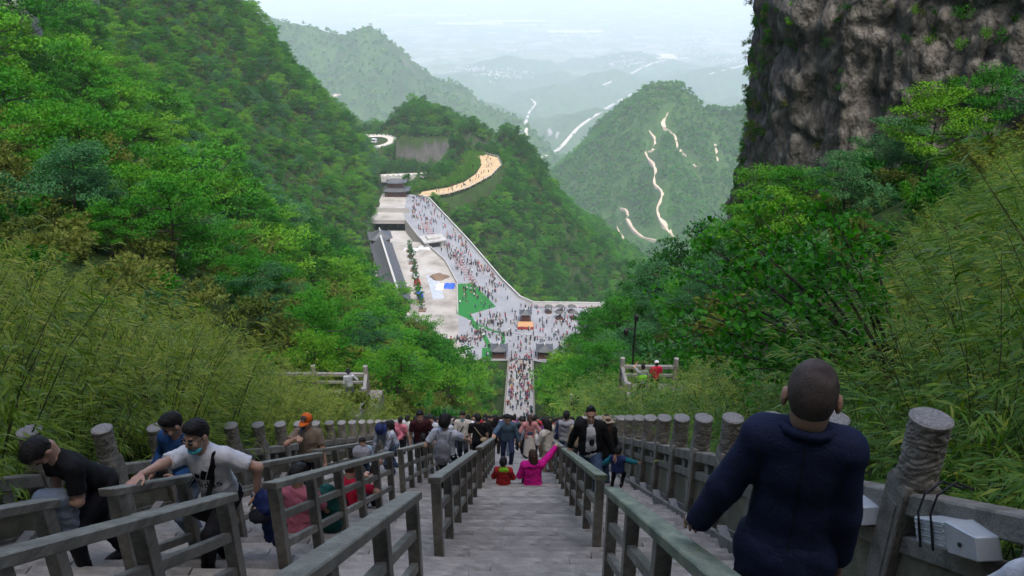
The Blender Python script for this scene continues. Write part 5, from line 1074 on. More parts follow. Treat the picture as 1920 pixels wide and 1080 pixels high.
    for i, (a, k, b) in enumerate(LG):
        fd = nrm([(-1, 1)[i] * .15, 1, 0]) if not seated else nrm([(-1, 1)[i] * .1, 1, 0]); f = Field(.02); gz_ = b[2] - .085 * s; c = b + fd * .055 * s; M = np.stack([np.cross(fd, [0, 0, 1]), fd, [0, 0, 1.]], 1)
        f.ell((c[0], c[1], gz_ + .035 * s), np.array((.047, .14, .05)) * s, M); f.cone(b + np.array([0, 0, .02]), (b[0], b[1], gz_ + .05), .048 * s, .05 * s); f.plane((0, 0, gz_ + .004), (0, 0, -1)); V, Q = f.mesh((.013, .024)[lod]); link('shoe', arr_mesh('shoe', V, Q, [shoe or SHOE], smooth=True), root)
    # upper garment
    if top is not None:
        e_ = dict(tee=.016, shirt=.018, jacket=.03, hoodie=.034, vest=.03)[topk]; f = Field(.035)
        f.ell(T(0, 0, .32), np.array((.155 * q + e_, .1 * q + e_, .2)) * s, B); f.ell(T(0, .006, .12), np.array((.145 * q + e_, .105 * q + e_, .2)) * s, B); f.ell(T(0, 0, -.01), np.array((.155 * q + e_, .115 * q + e_, .13)) * s, B); f.cone(SH[0], SH[1], .052 * s + e_, .052 * s + e_); f.cone(T(0, -.015, .42), T(0, -.012, .485), .085 * s, .066 * s, .03); [f.cone(T(0, -.025, .475), q_ - u * .005 * s, .06 * s, .038 * s + e_, .04) for q_ in SH]
        hem = {'tee': -.1, 'shirt': -.1, 'jacket': -.12, 'hoodie': -.09, 'vest': -.05}[topk]
        for (a, e, w) in AR:
            if topk in ('tee', 'vest'): f.cone(a, a + (e - a) * (.72 if topk == 'tee' else .2), .056 * s + e_, .053 * s + e_ * 1.15, .025, cut=True)
            else: f.cone(a, e, .043 * s + e_, .04 * s + e_ * .8, .025); f.cone(e, e + (w - e) * .97, .043 * s + e_ * .8, .033 * s + e_ * .6, .02, cut=True)
        if topk == 'hoodie': f.ell(T(0, -.1, .46), np.array((.12, .06, .075)) * s, B, .03)
        f.plane(T(0, 0, hem), -u); f.ell(T(0, .035 if topk in ('tee', 'hoodie', 'vest') else .06, .56), np.array((.07, .08, .075)) * s, B, 0, 's')
        V, Q = f.mesh(vx, .0018 if topk == 'jacket' else .004, .8); root['_'] = 0; tp = link('top', arr_mesh('top', V, Q, [top] if sleeve is None else [top, sleeve], smooth=True), root); del root['_']
        if sleeve is not None:
            me = tp.data; c = np.zeros(len(me.polygons) * 3); me.polygons.foreach_get('center', c); c = c.reshape(-1, 3); lat = np.abs((c - T(0, 0, .3)) @ rv) / s; me.polygons.foreach_set('material_index', (lat > .205 * q).astype(np.int32))
        if collar is not None:
            f = Field(.012); ring = [T(.088 * math.sin(a_), -.012 - .082 * math.cos(a_), .5 + .012 * math.cos(a_) - .05 * max(0, -math.cos(a_))) for a_ in np.linspace(-2.5, 2.5, 13)]; [f.cone(p_, q_, .017 * s, .017 * s) for p_, q_ in zip(ring[:-1], ring[1:])]; V, Q = f.mesh(.01); link('collar', arr_mesh('collar', V, Q, [collar], smooth=True), root)
    # hair
    hm = hairm or HAIR
    if hair:
        f = Field(.015); th = .013 if hair in ('short', 'long', 'bob', 'pony', 'bun') else (.03 if hair == 'curly' else .0035)
        f.ell(h_(0, -.016, .03), np.array((.075 + th, .095 + th, .097 + th)) * hs, Hm)
        if hair == 'curly': f.ell(h_(0, .0, .1), np.array((.08, .095, .05)) * hs, Hm)
        n_ = Hm @ np.array([0, .75, -.66]); c_ = (-.002 if hair != 'crop' else .012); f.plane(h_(0, 0, 0) - n_ * c_ * hs, n_)
        if hair == 'crop': f.ell(h_(0, -.045, -.008), np.array((.065, .0585, .073)) * hs, Hm); f.plane(h_(0, -.09, -.055), Hm @ np.array([0, -.55, -.83]))
        for sx in (-1, 1): f.ell(h_(sx * .09, .0, -.012), np.array((.03, .032, .04)) * hs, Hm, 0, 's') if hair in ('short', 'crop', 'curly') else None
        if hair == 'short': f.ell(h_(0, .02, .1), np.array((.066, .07, .042)) * hs, Hm, .02)
        if hair in ('long', 'bob'):
            L_ = .3 if hair == 'long' else .15; f2 = [h_(0, -.07, 0), h_(0, -.085, -.1), h_(0, -.09, -.12) - np.array([0, .03, L_ - .1]) * s]; f.cone(f2[0], f2[1], .085 * hs, .08 * hs, .03); f.cone(f2[1], f2[2], .078 * hs, .055 * hs, .03)
            for sx in (-1, 1): f.cone(h_(sx * .06, -.02, .02), h_(sx * .068, -.01, -.14), .035 * hs, .025 * hs, .02)
        if hair == 'pony': f.cone(h_(0, -.1, .05), h_(0, -.15, .0), .03 * hs, .04 * hs, .02); f.cone(h_(0, -.15, .0), h_(0, -.14, -.18), .04 * hs, .02 * hs, .02)
        if hair == 'bun': f.ell(h_(0, -.08, .12), np.array((.05, .05, .045)) * hs, Hm, .01)
        V, Q = f.mesh((.0085, .02)[lod], 0 if hair in ('short', 'curly', 'crop') else .0045, 2.6, dict(short=.0038, curly=.006, crop=.0006).get(hair, 0)); link('hair', arr_mesh('hair', V, Q, [hm], smooth=True), root)
    if face and not lod:
        m = MB(); M4 = Matrix(np.vstack([np.hstack([Hm * hs, hc[:, None]]), [0, 0, 0, 1]]).tolist())
        def blob(c, rr_, mi):
            m.mi = mi; m.lathe([(.02, -1), (.7, -.7), (1, 0), (.7, .7), (.02, 1)], 8, M4 @ Matrix.Translation(c) @ Matrix.Diagonal((*rr_, 1)))
        for sx in (-1, 1): blob((sx * .031, .0835, .006), (.0125, .006, .0055), 0); m.mi = 1; m.cbox((0, 0, 0), (.034, .012, .007), M4 @ Matrix.Translation((sx * .033, .0885, .03)) @ Matrix.Rotation(sx * R_(-8), 4, 'Y'))
        blob((0, .0925, -.063), (.023, .006, .0065), 2); m.build('face_features', [EYEM, hm, LIP], root)
    o = Person(); o.root, o.T, o.h, o.P, o.SH, o.AR, o.LG, o.Hm, o.hc, o.s, o.hs, o.W, o.B, o.u, o.rv, o.fw, o.nk, o.loc, o.R3 = root, T, h_, P, SH, AR, LG, Hm, hc, s, hs, W, B, u, rv, fw, nk, loc, R3
    o.M4 = Matrix(np.vstack([np.hstack([Hm * hs, hc[:, None]]), [0, 0, 0, 1]]).tolist()); PEOPLE.append((label, o.W(hc), o.W(P))); return o
PEOPLE = []
def soft(o, name, mat, build, vox=.014, fold=.004, fs=1.0, parent=None):
    """an extra soft thing (bag, jacket, scarf) worn by or lying on a person"""
    f = Field(.02); build(f); V, Q = f.mesh(vox, fold, fs); return link(name, arr_mesh(name, V, Q, [mat], smooth=True), parent or o.root)
def bucket_hat(o, mat, brim=.15):
    M = o.M4 @ Matrix.Translation((0, -.01, .045)) @ Matrix.Rotation(R_(-8), 4, 'X'); m = MB(); m.lathe([(brim, -.035), (brim * .97, -.04), (.098, .02), (.088, .09), (.07, .105), (.005, .108)], 22, M); return m.build('hat', mat, o.root, smooth=True)
def cap(o, mat):
    m = MB(); M = o.M4 @ Matrix.Translation((0, -.012, .03)); m.lathe([(.094, .0), (.096, .03), (.088, .07), (.062, .103), (.03, .117), (.004, .12)], 20, M); V = []; Fs = []
    for i in range(9):
        a = R_(-62 + 124 * i / 8); V += [(.094 * math.sin(a), .096 * math.cos(a), .008), (.1 * math.sin(a), .1 * math.cos(a) + .075 * max(0, math.cos(a * 1.25)), -.012)]
    for i in range(8): Fs.append((2 * i, 2 * i + 1, 2 * i + 3, 2 * i + 2))
    m.raw(V, Fs, M); m.raw([(a, b, c - .006) for a, b, c in V], [fc[::-1] for fc in Fs], M); return m.build('cap', mat, o.root, smooth=True)
# ---------------------------------------------------------------- the people on the near stairs
BLACK = CM('black_cotton', (.012, .012, .013)); WHITE = CM('white_cotton', (.72, .73, .75)); NAVY = CM('navy_wool', (.018, .026, .066), rough=.8); JEAN = CM('blue_denim', (.05, .085, .15)); JEANL = CM('faded_denim', (.15, .2, .27)); DARKT = CM('charcoal_cloth', (.02, .022, .028)); BEIGE = CM('beige_cotton', (.24, .19, .14)); MAROON = CM('maroon_cotton', (.05, .012, .018)); PINK = CM('pink_cotton', (.52, .16, .22)); RED = CM('red_cotton', (.5, .015, .05)); GREY = CM('grey_cloth', (.3, .31, .34)); LGREY = CM('pale_grey_cotton', (.5, .53, .6)); MAGENTA = CM('magenta_fleece', (.62, .012, .26)); ROSE = CM('rose_knit', (.5, .22, .22)); TEAL = CM('teal_sleeve', (.02, .2, .25)); GREEN = CM('dark_green_cloth', (.02, .12, .1)); LIME = CM('lime_lining', (.25, .6, .03)); BLUEH = CM('blue_hoodie_cloth', (.02, .07, .19)); SLATE = CM('slate_blue_jacket', (.07, .12, .17)); TAN = CM('tan_cotton', (.42, .33, .22)); ORANGE = mono('orange_cap_cloth', (.75, .14, .01)); NAVYH = mono('navy_hat_cloth', (.015, .03, .12)); CREAM = CM('cream_cotton', (.6, .56, .5)); REDPLAID = surf('red_plaid', (.5, .02, .02), (.09, .01, .012), 26, .85); PATT = surf('blue_floral_print', (.5, .52, .56), (.03, .06, .15), 30, .85, detail=2); BLUEBAG = mono('blue_white_plastic', (.3, .5, .62)); MASK = mono('turquoise_mask', (.1, .5, .55)); METAL = mono('watch_metal', (.5, .47, .42), .3); VISV = mono('lime_safety_vest', (.25, .75, .03))
GLASS = surf('dark_lens', (.01, .01, .012), None, 5, .08, spec=.8)
# man in the navy suit, seen from behind
o = person('man in a navy suit with cropped hair, seen from behind beside the stone balustrade', 1.07, 2.51, -18, 1.82, hsc=1.1, neck=.108, shw=.138, hl=('w', .70, 2.66, -2.33), polel=(-.5, -.7, -.6), hr=(.21, .04, .84), top=NAVY, topk='jacket', bottom=NAVY, hair='crop', hairm=GREYHAIR, collar=NAVY, girth=.88, feet=[(-.12, 0, .09), (.12, -.03, .09)], hpitch=6, hands=('grip', 'relax'), face=False)
soft(o, 'jacket_skirt', NAVY, lambda f: (f.ell(o.T(0, 0, -.08), (.205, .16, .2), o.B), f.plane(o.T(0, 0, -.22), -o.u), f.plane(o.T(0, 0, .06), o.u)), .014, .003)
tpo = [c for c in o.root.children if c.name.startswith('top')][0]; bvs = BVHTree.FromPolygons([v.co[:] for v in tpo.data.vertices], [p.vertices[:] for p in tpo.data.polygons])
def on_back(a, b):
    h = bvs.ray_cast(Vector(o.T(a, -.6, b)), Vector(o.fw)); return h[0] if h[0] is not None else Vector(o.T(a, -.13, b))
MB().tube([on_back(0, b) for b in np.linspace(-.08, .47, 12)], .0035, 4).build('back_seam', DARKT, o.root)
for sx in (-1, 1): MB().tube([on_back(sx * a, b) for a, b in [(.155, .47), (.15, .42), (.142, .36), (.14, .3), (.15, .25)]], .003, 4).build('sleeve_seam', DARKT, o.root)
# person whose white sleeve just reaches into view
o = person('person in a white top next to the pale floodlight, only the sleeve in view', 1.74, 1.72, 10, 1.62, hl=('w', 1.4, 2.05, -2.15), polel=(-1, 0, -.1), top=WHITE, topk='jacket', bottom=DARKT, face=False)
# bowed man in black with a jacket over his arm
o = person('bowed man in black T-shirt climbing with a grey jacket over his arm', -3.62, 5.42, 149, 1.78, lean=36, feet=[(-.1, .34), (.1, -.1)], hl=(.02, .4, 1.0), polel=(-1, -.3, -.5), hr=(.38, .18, .48), top=BLACK, topk='tee', bottom=CM('black_trousers', (.016, .016, .02)), hyaw=10, hpitch=62, hands=('fist', 'relax'))
JK = CM('grey_blue_jacket_cloth', (.2, .25, .31)); el = o.AR[0][1]; wr = o.AR[0][2]
jk = soft(o, 'jacket', JK, lambda f: (f.cone(el * .5 + wr * .5 + [0, .02, .04], wr + [0, .05, .05], .075, .08), f.cone(wr + [-.02, .04, 0], wr + [-.04, .05, -.34], .09, .055), f.cone(el * .5 + wr * .5, el * .5 + wr * .5 + [.0, .0, -.42], .075, .07)), .014, .008, .7); jk.name = 'draped_jacket'
MB().lathe([(.045, 0), (.045, .012)], 16, Matrix.Translation(wr + np.array([.06, -.03, -.02])) @ Matrix.Rotation(R_(80), 4, 'Y')).build('badge', mono('badge_red', (.45, .05, .04)), o.root); MB().lathe([(.033, .0125), (.033, .016)], 16, Matrix.Translation(wr + np.array([.06, -.03, -.02])) @ Matrix.Rotation(R_(80), 4, 'Y')).build('badge_centre', WHITE, o.root)
# man in the white sports shirt
o = person('man in white logo T-shirt and sunglasses leaning on the dark handrail', -2.62, 5.5, 172, 1.82, lean=12, side=5, feet=[(.02, .36), (.12, -.1)], hr=('w', -2.98, 4.86, SL(4.86) + .92), poler=(1, -.6, -.2), hl=(-.34, .03, .82), polel=(-1, -.4, 0), hyaw=-14, hpitch=6, top=WHITE, topk='tee', bottom=BLACK, hands=('relax', 'flat'))
def on_front(o, me_name, pts2, up0, lift=.004):
    """drape flat artwork (x, z in metres) on the front of the top"""
    tp = [c for c in o.root.children if c.name.startswith('top')][0]; bv = BVHTree.FromPolygons([v.co[:] for v in tp.data.vertices], [p.vertices[:] for p in tp.data.polygons]); out = []
    for a, b in pts2:
        p = Vector(o.T(a, .5, up0 + b)); hit = bv.ray_cast(p, Vector(-o.fw)); q = hit[0] if hit[0] is not None else Vector(o.T(a, .13, up0 + b)); out.append(q + Vector(o.fw) * lift)
    return out
def poly_art(o, name, polys, up0, mat):
    m = MB()
    for pl in polys: m.raw(on_front(o, name, pl, up0), [tuple(range(len(pl)))])
    return m.build(name, mat, o.root)
def sub_quad(a, b, c, d, n=5): return [[tuple(np.array(a) * (1 - t) + np.array(d) * t), tuple(np.array(b) * (1 - t) + np.array(c) * t), tuple(np.array(b) * (1 - t2) + np.array(c) * t2), tuple(np.array(a) * (1 - t2) + np.array(d) * t2)] for t, t2 in [(k / n, (k + 1) / n) for k in range(n)]]
bars = []
for k, (xo, h0) in enumerate([(.085, .055), (.03, .095), (-.025, .135)]): bars += sub_quad((xo + .03, 0), (xo - .012, 0), (xo - .012 - .055 * (h0 / .1), h0), (xo + .03 - .055 * (h0 / .1), h0 + .02))
bars = [[(-a + .02, b) for a, b in pl] for pl in bars]; poly_art(o, 'logo', [[(-a, b) for a, b in pl] for pl in bars], .27, BLACK)
tx = bpy.data.curves.new('lettering', 'FONT'); tx.body = 'adidas'; tx.size = .105; tx.align_x = 'CENTER'; tx.resolution_u = 2; to = bpy.data.objects.new('lettering', tx); COL.objects.link(to); dg = bpy.context.evaluated_depsgraph_get(); tm = bpy.data.meshes.new_from_object(to.evaluated_get(dg)); bpy.data.objects.remove(to)
bmt = bmesh.new(); bmt.from_mesh(tm); bmesh.ops.triangulate(bmt, faces=bmt.faces); bmesh.ops.subdivide_edges(bmt, edges=bmt.edges, cuts=1); bmt.to_mesh(tm); bmt.free()
nv = on_front(o, 'lettering', [(-v.co.x * 1.08 + .02, v.co.y) for v in tm.vertices], .185, .006)
for v, q in zip(tm.vertices, nv): v.co = q
tm.materials.clear(); tm.materials.append(BLACK); link('lettering', tm, o.root)
soft(o, 'shoulder_bag', BLACK, lambda f: (f.ell(o.T(.06, .2, .0), (.15, .06, .14), o.B), f.plane(o.T(0, 0, .1), o.u)), .012, .002)
MB().tube([o.T(.07, .25, .04), o.T(-.02, .19, .15), *on_front(o, '', [(-.06, 0), (-.09, .1), (-.11, .17)], .26, .004), o.T(-.12, .03, .487), o.T(-.12, -.05, .47)], .021, 6).build('bag_strap', BLACK, o.root)
for sx in (-1, 1): MB().lathe([(.02, -.004), (.021, .004)], 12, o.M4 @ Matrix.Translation((sx * .031, .101, .004)) @ Matrix.Rotation(R_(90), 4, 'X') @ Matrix.Diagonal((1.2, 1.05, 1, 1))).build('sunglass_lens', GLASS, o.root)
MB().tube([o.h(-.08, 0, .012), o.h(-.05, .1, .012), o.h(0, .108, .012), o.h(.05, .1, .012), o.h(.08, 0, .012)], .003, 5).build('sunglass_frame', METAL, o.root)
soft(o, 'face_mask', MASK, lambda f: (f.ell(o.h(0, .045, -.1), (.062, .06, .034), o.Hm), f.plane(o.h(0, 0, -.078), o.Hm[:, 2])), .009, .001); MB().tube([o.h(-.06, .04, -.09), o.h(-.083, -.01, .0)], .0025, 4).build('mask_loop', WHITE, o.root)
MB().lathe([(.036, -.012), (.036, .012)], 14, Matrix.Translation(o.AR[0][2]) @ Vector(nrm(o.AR[0][2] - o.AR[0][1])).to_track_quat('Z', 'Y').to_matrix().to_4x4()).build('wristwatch', METAL, o.root)
wr = o.AR[0][2]; cj = empty('carried_jacket', o.W(wr - np.array([.08, 0, .1])), R_(172)); tag(cj, 'navy jacket and cap hanging from the hand of the white shirt man', 'jacket')
for nm_, fn_, mt_ in [('cloth', lambda f: (f.ell((0, 0, .06), (.13, .08, .09)), f.cone((0, 0, .02), (-.06, 0, -.4), .09, .05), f.cone((-.03, .05, 0), (-.02, .06, -.3), .07, .05)), NAVYH), ('cap', lambda f: (f.ell((.02, .08, -.06), (.1, .09, .06)), f.plane((0, 0, -.1), (0, 0, -1))), DARKT)]:
    f = Field(.02); fn_(f); V, Q = f.mesh(.014, .008, .8); link(nm_, arr_mesh(nm_, V, Q, [mt_], smooth=True), cj)
# man in the blue hoodie behind him
o = person('person in blue hoodie and faded jeans standing behind the white shirt man', -3.62, 6.95, 160, 1.84, lean=8, top=BLUEH, topk='hoodie', bottom=JEANL, feet=[(-.1, .2), (.1, -.05)], hl=(-.1, .3, .95), hr=(.25, .25, .9), hyaw=-20, hpitch=25)
# orange cap man
o = person('man in orange cap and beige T-shirt speaking into a phone', -3.5, 10.7, 178, 1.7, girth=1.18, top=BEIGE, topk='tee', bottom=DARKT, hr=(.10, .2, 1.36), poler=(1, .1, -.6), hl=(-.30, .2, .8), hyaw=-24, hpitch=6, hands=('relax', 'grip'), hairm=GREYHAIR); cap(o, ORANGE); MB().cbox((0, 0, 0), (.07, .015, .14), o.M4 @ Matrix.Translation((.0, .15, -.075)) @ Matrix.Rotation(R_(70), 4, 'X')).build('phone', M_dark, o.root, bevel=.004)
m = MB()
for a, b, rr_ in [(0, -.008, .017), (-.022, .014, .008), (-.008, .023, .009), (.009, .023, .009), (.022, .014, .008)]: m.lathe([(rr_, -.003), (rr_, .003)], 10, o.M4 @ Matrix.Translation((a, .088 - abs(b) * .3, .072 + b)) @ Matrix.Rotation(R_(72), 4, 'X'))
m.build('cap_emblem', WHITE, o.root)
# seated in pink, seated in red
def seat_pose(d=.17): return dict(pel=(0, 0, d), feet=[(-.13, .52, -.26), (.13, .52, -.26)], seated=True)
o = person('person in pink T-shirt sitting on the steps behind the grey handrail', -2.44, 6.85, -14, 1.7, lean=4, top=PINK, topk='tee', bottom=DARKT, hl=(-.2, .3, .28), hr=(.2, .35, .3), hpitch=14, hyaw=-14, girth=1.1, face=False, **seat_pose())
gj = empty('green_jacket', (-2.15, 6.95, stair_z(-2.2, 6.95)), 0); tag(gj, 'dark green jacket slung beside the person in pink', 'jacket'); f = Field(.03); f.cone((0, 0, .55), (.0, .05, .1), .09, .13); f.ell((0, .03, .12), (.14, .12, .1)); f.cone((.02, 0, .5), (.1, .03, .2), .06, .05); V, Q = f.mesh(.015, .007, .8); link('cloth', arr_mesh('cloth', V, Q, [GREEN], smooth=True), gj)
o = person('person in red T-shirt sitting on the steps looking at a phone', -2.42, 8.75, -20, 1.6, lean=12, top=RED, topk='tee', bottom=DARKT, hl=(.05, .36, .42), hr=(.2, .33, .45), hpitch=28, hairm=BROWNHAIR, hands=('grip', 'grip'), girth=1.1, face=False, **seat_pose(.1)); MB().cbox((0, 0, 0), (.08, .014, .15), Matrix.Translation((.15, .45, .52)) @ Matrix.Rotation(R_(-30), 4, 'X')).build('phone', M_dark, o.root, bevel=.004); MB().tube([o.T(-.1, -.1, .48), o.T(-.02, -.14, .3), o.T(.1, -.1, .05)], .016, 5).build('bag_strap', BLACK, o.root)
# woman in bucket hat bending over a child
o = person('woman in navy bucket hat and blue print blouse bending over a child', -2.85, 14.1, 150, 1.68, lean=26, top=PATT, topk='shirt', bottom=JEAN, hl=(-.12, .5, .78), hr=(.18, .46, .78), hyaw=10, hpitch=45, hair='bob', feet=[(-.1, .15), (.1, -.12)]); bucket_hat(o, NAVYH)
o = person('child in blue and white wrap being tended by the bucket hat woman', -3.02, 12.3, 190, 1.0, top=BLUEBAG, topk='hoodie', bottom=JEAN, face=False); soft(o, 'white_wrap', GREY, lambda f: (f.ell(o.T(.05, .1, .36), (.19, .14, .16), o.B),), .016, .01, .9)
o = person('woman with long dark hair in pale blue top turned sideways by the balustrade', -3.2, 16.3, 120, 1.6, lean=14, top=LGREY, topk='shirt', bottom=JEAN, hair='long', hpitch=22, hr=(.2, .3, 1.0))
o = person('man in dark maroon shirt climbing past the handrail', -2.38, 15.4, 186, 1.76, lean=8, top=MAROON, topk='tee', bottom=DARKT, feet=[(-.1, .3), (.1, 0)], girth=1.08, hl=(-.3, .15, .85), hpitch=6)
o = person('small dark haired child walking in front of the maroon shirt man', -2.2, 14.5, 8, 1.05, top=DARKT, topk='hoodie', bottom=JEAN, face=False)
# backpack man
o = person('young person with grey backpack and pale T-shirt, seen from behind', -1.34, 11.4, -12, 1.8, top=LGREY, topk='tee', bottom=BLACK, hair='curly', hr=('w', -.8, 12.0, SL(12.0) + .9), poler=(1, -.3, -.3), hl=(-.3, .12, .85), face=False, hyaw=-8, feet=[(-.1, .1), (.11, -.16)]); PACK = CM('grey_backpack_fabric', (.22, .23, .26))
pk = soft(o, 'backpack', PACK, lambda f: (f.ell(o.T(0, -.2, .2), (.16, .1, .24), o.B, .03), f.ell(o.T(0, -.26, .1), (.13, .07, .13), o.B, .02)), .013, .003); MB().tube([o.T(-.1, -.335, .16), o.T(0, -.34, .2), o.T(.1, -.335, .16)], .006, 4).build('zip', M_dark, pk)
for sx in (-1, 1): MB().tube([o.T(sx * .08, -.17, .4), o.T(sx * .115, -.07, .5), o.T(sx * .12, .06, .47), o.T(sx * .13, .14, .3)], .02, 6).build('shoulder_strap', PACK, pk)
# group by the middle rail
o = person('person in white shirt with pulled down mask and dark shoulder strap', -1.75, 19.3, 178, 1.72, top=CREAM, topk='shirt', bottom=DARKT, feet=[(-.1, .28), (.1, 0)], hr=(.12, .3, 1.1)); soft(o, 'face_mask', MASK, lambda f: (f.ell(o.h(0, .045, -.1), (.06, .058, .034), o.Hm), f.plane(o.h(0, 0, -.075), o.Hm[:, 2])), .012, .0); MB().tube([o.T(-.13, .03, .49), o.T(0, .13, .3), o.T(.14, .12, .05)], .018, 5).build('bag_strap', BLACK, o.root)
o = person('person in black T-shirt with a beige bag, seen from behind', -1.22, 18.0, 5, 1.76, top=BLACK, topk='tee', bottom=BLACK, face=False, hyaw=20); soft(o, 'bag', TAN, lambda f: (f.ell(o.T(.15, -.14, .06), (.1, .05, .08), o.B),), .014, .002); MB().tube([o.T(-.1, -.12, .46), o.T(.02, -.15, .28), o.T(.13, -.15, .12)], .01, 5).build('bag_strap', TAN, o.root)
o = person('woman with long dark hair in a black top, seen from behind', -1.02, 19.6, -5, 1.62, top=BLACK, topk='shirt', bottom=BLACK, hair='long', face=False)
o = person('man in slate blue jacket and glasses climbing with a hand on the rail', -.42, 17.85, 184, 1.76, lean=11, top=SLATE, topk='jacket', bottom=NAVY, feet=[(-.08, .34), (.12, -.04)], hr=('w', -.78, 17.2, SL(17.2) + .93), poler=(1, -.4, -.2), hl=(-.33, .12, .8), hands=('relax', 'grip'), hpitch=8); MB().tube([o.h(-.08, 0, .01), o.h(-.05, .104, .008), o.h(0, .11, .01), o.h(.05, .104, .008), o.h(.08, 0, .01)], .004, 5).build('glasses', M_dark, o.root)
o = person('woman in rose pink top and white skirt with tied brown hair, seen from behind', .22, 20.4, 6, 1.66, top=ROSE, topk='jacket', bottom=CREAM, skirt=True, hair='pony', hairm=BROWNHAIR, face=False, hl=(-.3, .15, .95), hr=(.3, .15, .95)); soft(o, 'back_print', CM('navy_print', (.06, .08, .16)), lambda f: (f.ell(o.T(0, -.125, .16), (.1, .016, .06), o.B),), .012, 0)
# child in red plaid and woman in magenta sitting on the central steps
o = person('child in red plaid jacket with lime green hood sitting on the central steps', -.37, 12.35, -4, 1.15, lean=6, top=REDPLAID, topk='hoodie', bottom=DARKT, pel=(0, 0, .16), feet=[(-.08, .36, -.24), (.08, .36, -.24)], seated=True, hl=(-.16, .2, .2), hr=(.16, .2, .2), face=False, girth=1.2, hyaw=-8); soft(o, 'hood', LIME, lambda f: (f.ell(o.T(.02, -.09, .5), (.1, .05, .06), o.B),), .012, .003)
o = person('woman in magenta fleece sitting on the central steps, arm on the rail', .2, 12.35, 4, 1.62, lean=8, top=MAGENTA, topk='hoodie', bottom=DARKT, hl=(-.2, .25, .2), hr=('w', .72, 12.85, SL(12.85) + .93), poler=(1, -.5, -.5), hair='long', hairm=BROWNHAIR, face=False, hands=('relax', 'grip'), hyaw=12, girth=1.08, **seat_pose())
o = person('woman in white jacket with bobbed dark hair turned towards the rail', .62, 15.2, 50, 1.6, lean=12, top=CREAM, topk='hoodie', bottom=TAN, hair='bob', hl=(-.1, .32, 1.08), hr=(.2, .34, 1.0), face=False, hpitch=20)
o = person('young man in grey and navy hooded top, seen from behind', 1.2, 18.3, 0, 1.86, top=GREY, topk='hoodie', bottom=JEAN, sleeve=NAVYH, face=False, hyaw=-6)
o = person('person with dark wavy hair behind the smiling man', 1.42, 16.6, 170, 1.7, top=TAN, topk='shirt', bottom=DARKT, hair='bob', face=False)
# smiling man in the black jacket
o = person('smiling man in black jacket over white T-shirt holding the worn rail', 1.1, 10.6, 176, 1.82, lean=5, side=2, girth=1.12, top=BLACK, topk='jacket', bottom=JEAN, shoe=SHOEW, hr=('w', .77, 10.75, SL(10.75) + .93), poler=(1, -.6, .1), hl=(-.38, .05, .9), feet=[(-.1, .3), (.08, 0)], hyaw=4, hpitch=4, hair='crop', hairm=HAIR, hands=('relax', 'grip'))
soft(o, 'white_shirt_front', WHITE, lambda f: (f.ell(o.T(0, 0, .32), (.214, .156, .205), o.B), f.ell(o.T(0, .006, .12), (.205, .16, .2), o.B), f.ell(o.T(0, 0, -.01), (.21, .166, .15), o.B), f.plane(o.T(0, 0, -.14), -o.u), f.plane(o.T(.085, 0, 0), o.rv + o.u * .06), f.plane(o.T(-.1, 0, 0), -o.rv + o.u * .06), f.plane(o.T(0, .05, 0), -o.fw)), .013, .003); poly_art(o, 'shirt_print', [], .2, DARKT) if False else soft(o, 'shirt_print', DARKT, lambda f: (f.ell(o.T(-.02, .165, .24), (.05, .012, .07), o.B),), .011, 0)
m = MB(); m.lathe([(.02, -1), (.7, -.7), (1, 0), (.7, .7), (.02, 1)], 8, o.M4 @ Matrix.Translation((0, .0965, -.058)) @ Matrix.Diagonal((.02, .005, .005, 1))); m.build('teeth', TEETH, o.root); soft(o, 'hair_tuft', HAIR, lambda f: (f.ell(o.h(0, .0, .115), (.04, .07, .03), o.Hm),), .01, .004, 2)
o = person('person in tan frilled bucket hat and black coat turning away', 1.6, 12.6, 40, 1.74, top=BLACK, topk='jacket', bottom=JEAN, hair='bob', hairm=BROWNHAIR, hpitch=20, hyaw=-30, face=False); bucket_hat(o, TAN, .17); soft(o, 'hat_crown', BROWNHAIR, lambda f: (f.ell(o.h(.0, -.02, .14), (.06, .06, .04), o.Hm),), .012, .003)
o = person('toddler in dark vest with teal sleeves reaching for the balustrade', 1.78, 12.1, -18, 1.0, top=NAVYH, topk='jacket', sleeve=TEAL, bottom=BLACK, hr=(.42, .18, .62), poler=(0, -.6, -1), hl=(-.3, .05, .52), face=False, hyaw=-12, girth=1.25, feet=[(-.09, .0), (.1, -.06)])
# people on the side landings
# ---------------------------------------------------------------- side landings with stone rails, camera pole
def landing(name_label, deck, z, runs, caps):
    x0, x1, y0, y1 = deck; root = empty('side_landing', ((x0 + x1) / 2, (y0 + y1) / 2, z)); tag(root, name_label, 'landing'); c = Vector(root.location)
    MB().box(x0 - c.x, x1 - c.x, y0 - c.y, y1 - c.y, -.6, 0).build('deck', M_stone, root)
    pm = MB().box(-.1, .1, -.1, .1, 0, 1.0).mesh('post', M_stone, .008); cm = MB().lathe([(.1, 0), (.1, .3), (.085, .31)], 14).mesh('cap', [M_captop])
    for p in caps: o = link('post', pm, root, (p[0] - c.x, p[1] - c.y, 0)); link('cap', cm, o, (0, 0, 1.0))
    for a, b in runs:
        d = Vector((b[0] - a[0], b[1] - a[1], 0)); M = Matrix.Translation((a[0] - c.x, a[1] - c.y, 0)) @ Matrix.Rotation(math.atan2(d.y, d.x), 4, 'Z')
        for z0, z1, w in ((.82, .95, .07), (.45, .55, .05)): MB().box(.101, d.length - .101, -w, w, z0, z1, M).build('rail', M_captop, root)
landing('stone railed landing beside the lamp pole and the lime vest', (4.0, 8.6, 24.6, 28.6), -16.82, [((4.1, 24.7), (4.1, 26.4)), ((4.1, 26.4), (4.1, 28.4)), ((4.1, 28.4), (6.3, 28.4))], [(4.1, 24.7), (4.1, 26.4), (4.1, 28.4), (6.3, 28.4)])
